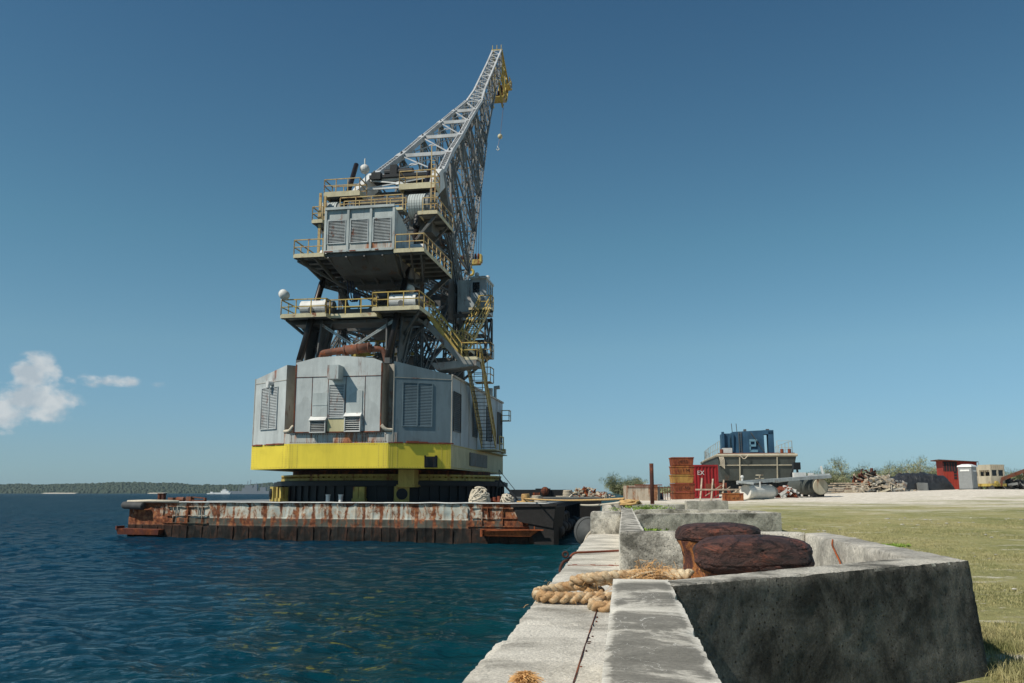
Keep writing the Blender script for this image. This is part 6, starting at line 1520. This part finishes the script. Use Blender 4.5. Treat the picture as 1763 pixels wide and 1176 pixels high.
# portable toilet
pt_ = empty('portable_toilet', 'grey portable toilet with a white roof in front of the red shed', 'portable toilet', G(1668, 80), .72)
MB().box(-.58, .58, -.58, .58, .06, 2.02).build('cabin', 'toilet', pt_)
m_ = MB(); m_.hexa([(-.64, -.64, 2.02), (.64, -.64, 2.02), (.64, .64, 2.02), (-.64, .64, 2.02)], [(-.60, -.60, 2.14), (.60, -.60, 2.14), (.60, .60, 2.14), (-.60, .60, 2.14)]).hexa([(-.60, -.60, 2.14), (.60, -.60, 2.14), (.60, .60, 2.14), (-.60, .60, 2.14)], [(-.3, -.3, 2.27), (.3, -.3, 2.27), (.3, .3, 2.27), (-.3, .3, 2.27)]); m_.build('roof', 'whitep', pt_)
m_ = MB(); m_.box(-.46, .46, -.62, -.58, .14, 1.92); dr = m_.build('door', 'toilet', pt_); m_ = MB(); m_.box(-.62, -.585, -.4, .4, 1.62, 1.78).box(-.3, .3, -.64, -.62, 1.6, 1.72); m_.build('vent_label', 'whitep', dr)
m_ = MB(); m_.box(-.66, .66, -.66, .66, 0, .06); m_.build('skid_base', 'black', pt_)
# beige derelict machines
for k, (px, d, wd, hh, lab, rz) in enumerate([(1698, 84, 1.35, 2.15, 'beige derelict vehicle cabin with dark windows next to the toilet', .1), (1720, 82, 1.5, 2.3, 'taller beige derelict vehicle cabin at the right of the two', .2)]):
    e = empty('derelict_cabin', lab, 'vehicle cabin', G(px, d), rz)
    m_ = MB(); m_.box(-wd/2, wd/2, 0, 1.6, .55, 1.25).box(-wd/2, wd/2, 0, 1.6, hh-.5, hh).box(-wd/2, -wd/2+.14, 0, .14, 1.25, hh-.5).box(wd/2-.14, wd/2, 0, .14, 0, hh-.5).box(-wd/2, -wd/2+.14, 1.46, 1.6, 1.25, hh-.5).box(wd/2-.14, wd/2, 1.46, 1.6, 1.25, hh-.5).box(-.08, .08, 0, .1, 1.25, hh-.5); m_.build('cabin_shell', 'beige', e)
    m_ = MB(); m_.box(-wd/2+.16, -.1, .04, .08, 1.25, hh-.5).box(.1, wd/2-.16, .04, .08, 1.25, hh-.5); m_.build('window', 'glass', e)
    m_ = MB()
    for q in range(7): m_.box(-wd/2+.1+q*wd/7, -wd/2+.15+q*wd/7, -.03, 0, hh-.45, hh-.02)
    m_.build('grille_rib', 'wood', e)
    m_ = MB(); m_.box(-wd/2, wd/2, -.1, 1.4, .3, .55).cyl((-.3, -.2, .62), (-.3, .1, .62), .16, 12); m_.build('chassis', 'yellow_old', e)
    m_ = MB()
    for x in (-wd/2+.2, wd/2-.2): m_.cyl((x-.12, .3, .35), (x+.12, .3, .35), .35, 18)
    m_.build('wheel', 'rubber', e)
ex = empty('digger_arm', 'rusty bent digger arm lying on a dark heap at the right edge', 'digger arm', G(1745, 82))
m_ = MB(); m_.beam((-1.0, 0, .95), (1.2, 0, 1.75), .18, .3).beam((1.2, 0, 1.75), (1.25, 0, .9), .2, .25).beam((-1.0, 0, .95), (-1.2, 0, .3), .15, .2); m_.build('arm', 'rustpipe', ex)
junk('scrap_heap', G(1752, 83), 3.4, 1.5, .95, 150, ['rubber', 'black', 'steel_mid'], 'dark heap of rubber and scrap under the digger arm', 41, smax=.9, smin=.3)
# bushes and small trees behind the yard
def bush(name, px, d, wd, h, label, seed, mat='leaf', trunk=True, sparse=False, cat='shrub', grp='trees and shrubs behind the yard'):
    rd = random.Random(seed); c = G(px, d); e = empty(name, label, cat, c, 0, grp); mb = MB(); tk_ = MB()
    for i in range(rd.randint(9, 13)):
        a = rd.uniform(0, 6.28); rr = rd.random()**.6; top = Vector((wd*.5*rr*math.cos(a), wd*.35*rr*math.sin(a), h*(.55+.45*(1-rr*rr*.8))*rd.uniform(.8, 1.05)))
        b0 = Vector((top.x*.12, top.y*.12, 0)); mid = b0.lerp(top, .5)+Vector((rd.gauss(0, .15), rd.gauss(0, .15), .1*h)); tk_.tube([b0, mid, top], [.07, .045, .015], 5)
        for k in range(5):
            q = b0.lerp(top, .35+.65*k/4)+Vector((rd.gauss(0, wd*.06), rd.gauss(0, wd*.06), rd.gauss(0, h*.04)))
            R_ = wd*.14*rd.uniform(.6, 1.2)
            for j in range(95):
                dd = Vector((rd.gauss(0, 1), rd.gauss(0, 1), rd.gauss(0, .8))).normalized()*R_*rd.random()**.5; p_ = q+dd
                if p_.z < .02: continue
                L_ = rd.uniform(.12, .30); ax = (dd.normalized()+Vector((0, 0, .7))).normalized()*L_; bx = ax.orthogonal().normalized()*L_*rd.uniform(.08, .2)
                mb.add([p_-bx, p_+bx, p_+ax], [(0, 1, 2)])
    mb.build('foliage', mat, e); tk_.build('stem', 'wood', e); return e
specs = [('small_tree', 1460, 108, 5.2, 3.5, 'feathery grey green small tree above the board stack', 'leaf'), ('small_tree', 1577, 104, 6.0, 3.7, 'wide feathery grey green small tree above the black tarpaulin', 'leaf'),
  ('shrub', 1400, 112, 4.5, 1.9, 'pale low shrub directly behind the right end of the boat', 'leaf'), ('shrub', 1425, 104, 4.5, 2.2, 'pale grey green shrub left of the feathery small tree behind the boards', 'leaf'), ('shrub', 1495, 106, 4.6, 2.3, 'green shrub behind the tall pile of dark beams', 'leafd'),
  ('shrub', 1525, 103, 4.5, 2.3, 'pale shrub behind the rubble pile', 'leaf'), ('shrub', 1550, 108, 4.4, 2.4, 'green shrub just left of the wide small tree', 'leafd'), ('shrub', 1612, 105, 3.6, 2.3, 'green shrub touching the left side of the red shed', 'leafd'),
  ('shrub', 1480, 118, 8, 2.3, 'wide shrub in the back row behind the board stack', 'leafd'), ('shrub', 1440, 118, 6, 2.0, 'shrub in the back row behind the pale slabs', 'leafd'), ('shrub', 1745, 100, 5.2, 1.9, 'dark shrub at the right picture edge behind the digger arm', 'leafd'), ('shrub', 1725, 118, 6, 2.0, 'shrub behind the taller beige cabin', 'leafd'),
  ('shrub', 1675, 120, 7, 2.0, 'shrub hidden mostly behind the toilet and the red shed', 'leafd'), ('shrub', 1385, 92, 2.4, 1.2, 'low shrub beside the outboard engine', 'leaf'), ('shrub', 1063, 150, 5.0, 2.9, 'round grey green shrub standing alone left of the concrete tank', 'leafd'), ('shrub', 1074, 110, 3.6, 1.5, 'low bright shrub touching the left side of the concrete tank', 'leaf'), ('shrub', 1092, 170, 4.5, 2.6, 'thin shrub whose top shows above the concrete tank', 'leaf')]
for i, s_ in enumerate(specs): bush(s_[0], s_[1], s_[2], s_[3], s_[4], s_[5], 100+i, s_[6], cat='tree' if s_[0] == 'small_tree' else 'shrub')
# low scrub along the far edge of the land
mb = MB(); rd = random.Random(9)
for i in range(19000):
    px = rd.uniform(1015, 1900); d = rd.uniform(112, 205); p = P3(px, 840, d); p.z = gz(p.x, p.y)
    if p.x < qw(.8, p.y)[0]+1.5: continue
    k = .5+.5*noise.noise((p.x*.07, p.y*.07, 0)); hh = (.5+1.5*k)*(.35 if px < 1080 else (.55 if px < 1370 else 1))
    q = p+Vector((0, 0, rd.random()*hh)); L_ = rd.uniform(.25, .6); a = Vector((rd.gauss(0, 1), rd.gauss(0, 1), abs(rd.gauss(0, 1)))).normalized()*L_; b = a.orthogonal().normalized()*L_*.35
    mb.add([q-b, q+b, q+a], [(0, 1, 2)])
tag(mb.build('scrub', 'leafd'), 'low dull green scrub along the far edge of the flat land', 'scrub', kind='stuff')
# shrubs hanging on the left of the ground edge: stones along the shore at the far quay
mb = MB()
for i in range(240):
    px = rd.uniform(1028, 1078); d = rd.uniform(60, 115); p = P3(px, 850, d); p.z = gz(p.x, p.y)
    if p.x < qw(.5, p.y)[0]: continue
    mb.ball(p, rd.uniform(.1, .35), 6, 4, (1.3, 1, .7))
tag(mb.build('shore_stones', 'concrete_far'), 'scattered grey stones along the far quay left of the concrete tank', 'stones', kind='stuff')
# ships on the horizon
def S(px, d): p = P3(px, 851, d); p.z = -1.5; return p
c_ = S(383, 1700); e = empty('white_ferry', 'small white boat on the water before the wooded shore', 'boat', c_)
MB().hexa([(-15, 0, 0), (14, 0, 0), (14, 8, 0), (-15, 8, 0)], [(-19, 0, 3), (16, 0, 3), (16, 8, 3), (-19, 8, 3)]).build('hull', 'whitep', e)
MB().box(-4, 11, 1, 7, 3, 6.5).box(-1, 6, 1, 7, 6.5, 9).build('cabin', 'whitep', e); MB().beam((3, 4, 9), (3, 4, 14), .4).build('mast', 'whitep', e)
c_ = S(362, 1750); e = empty('white_ferry', 'smaller low white launch left of the white boat', 'boat', c_)
MB().hexa([(-6, 0, 0), (6, 0, 0), (6, 4, 0), (-6, 4, 0)], [(-8, 0, 2), (7, 0, 2), (7, 4, 2), (-8, 4, 2)]).build('hull', 'whitep', e); MB().box(-1, 4, 1, 3, 2, 4.5).build('cabin', 'whitep', e)
c_ = S(440, 1850); e = empty('grey_ship', 'long grey ship with masts lying before the wooded shore', 'ship', c_)
MB().hexa([(-52, 0, 0), (50, 0, 0), (50, 14, 0), (-52, 14, 0)], [(-58, 0, 6), (52, 0, 6.5), (52, 14, 6.5), (-58, 14, 6)]).build('hull', 'navy', e)
MB().box(-30, 2, 2, 12, 6, 13).box(-24, -8, 2, 12, 13, 18).box(8, 20, 2, 12, 6, 14).box(28, 44, 2, 12, 6, 11).hexa([(-6, 2, 13), (2, 2, 13), (2, 12, 13), (-6, 12, 13)], [(-4, 2, 20), (1, 2, 20), (1, 12, 20), (-4, 12, 20)]).build('superstructure', 'navy', e)
m_ = MB()
for (x, h) in ((-38, 17), (-20, 27), (-14, 30), (-2, 24), (10, 22), (24, 18), (38, 19), (44, 15)): m_.beam((x, 6, 6), (x+(x % 3), 6, h), .9)
m_.beam((-38, 6, 16), (-24, 6, 20), .5).beam((10, 6, 20), (24, 6, 12), .5).beam((24, 6, 17), (38, 6, 10), .5); m_.build('mast', 'navy', e)

# ---------------------------------------------------------------- sea haze
hz = MB(); hz.box(-11000, 11000, -60, 6200, -6, 66)
hm = bpy.data.materials.new('haze'); hm.use_nodes = True; hn_ = hm.node_tree; hn_.nodes.clear()
ho = hn_.nodes.new('ShaderNodeOutputMaterial'); hv = hn_.nodes.new('ShaderNodeVolumePrincipled')
hv.inputs['Color'].default_value = (.66, .86, 1, 1); hv.inputs['Density'].default_value = .00006; hv.inputs['Anisotropy'].default_value = .2
hn_.links.new(hv.outputs[0], ho.inputs['Volume']); M['haze'] = hm
tag(hz.build('haze', 'haze'), kind='stuff')
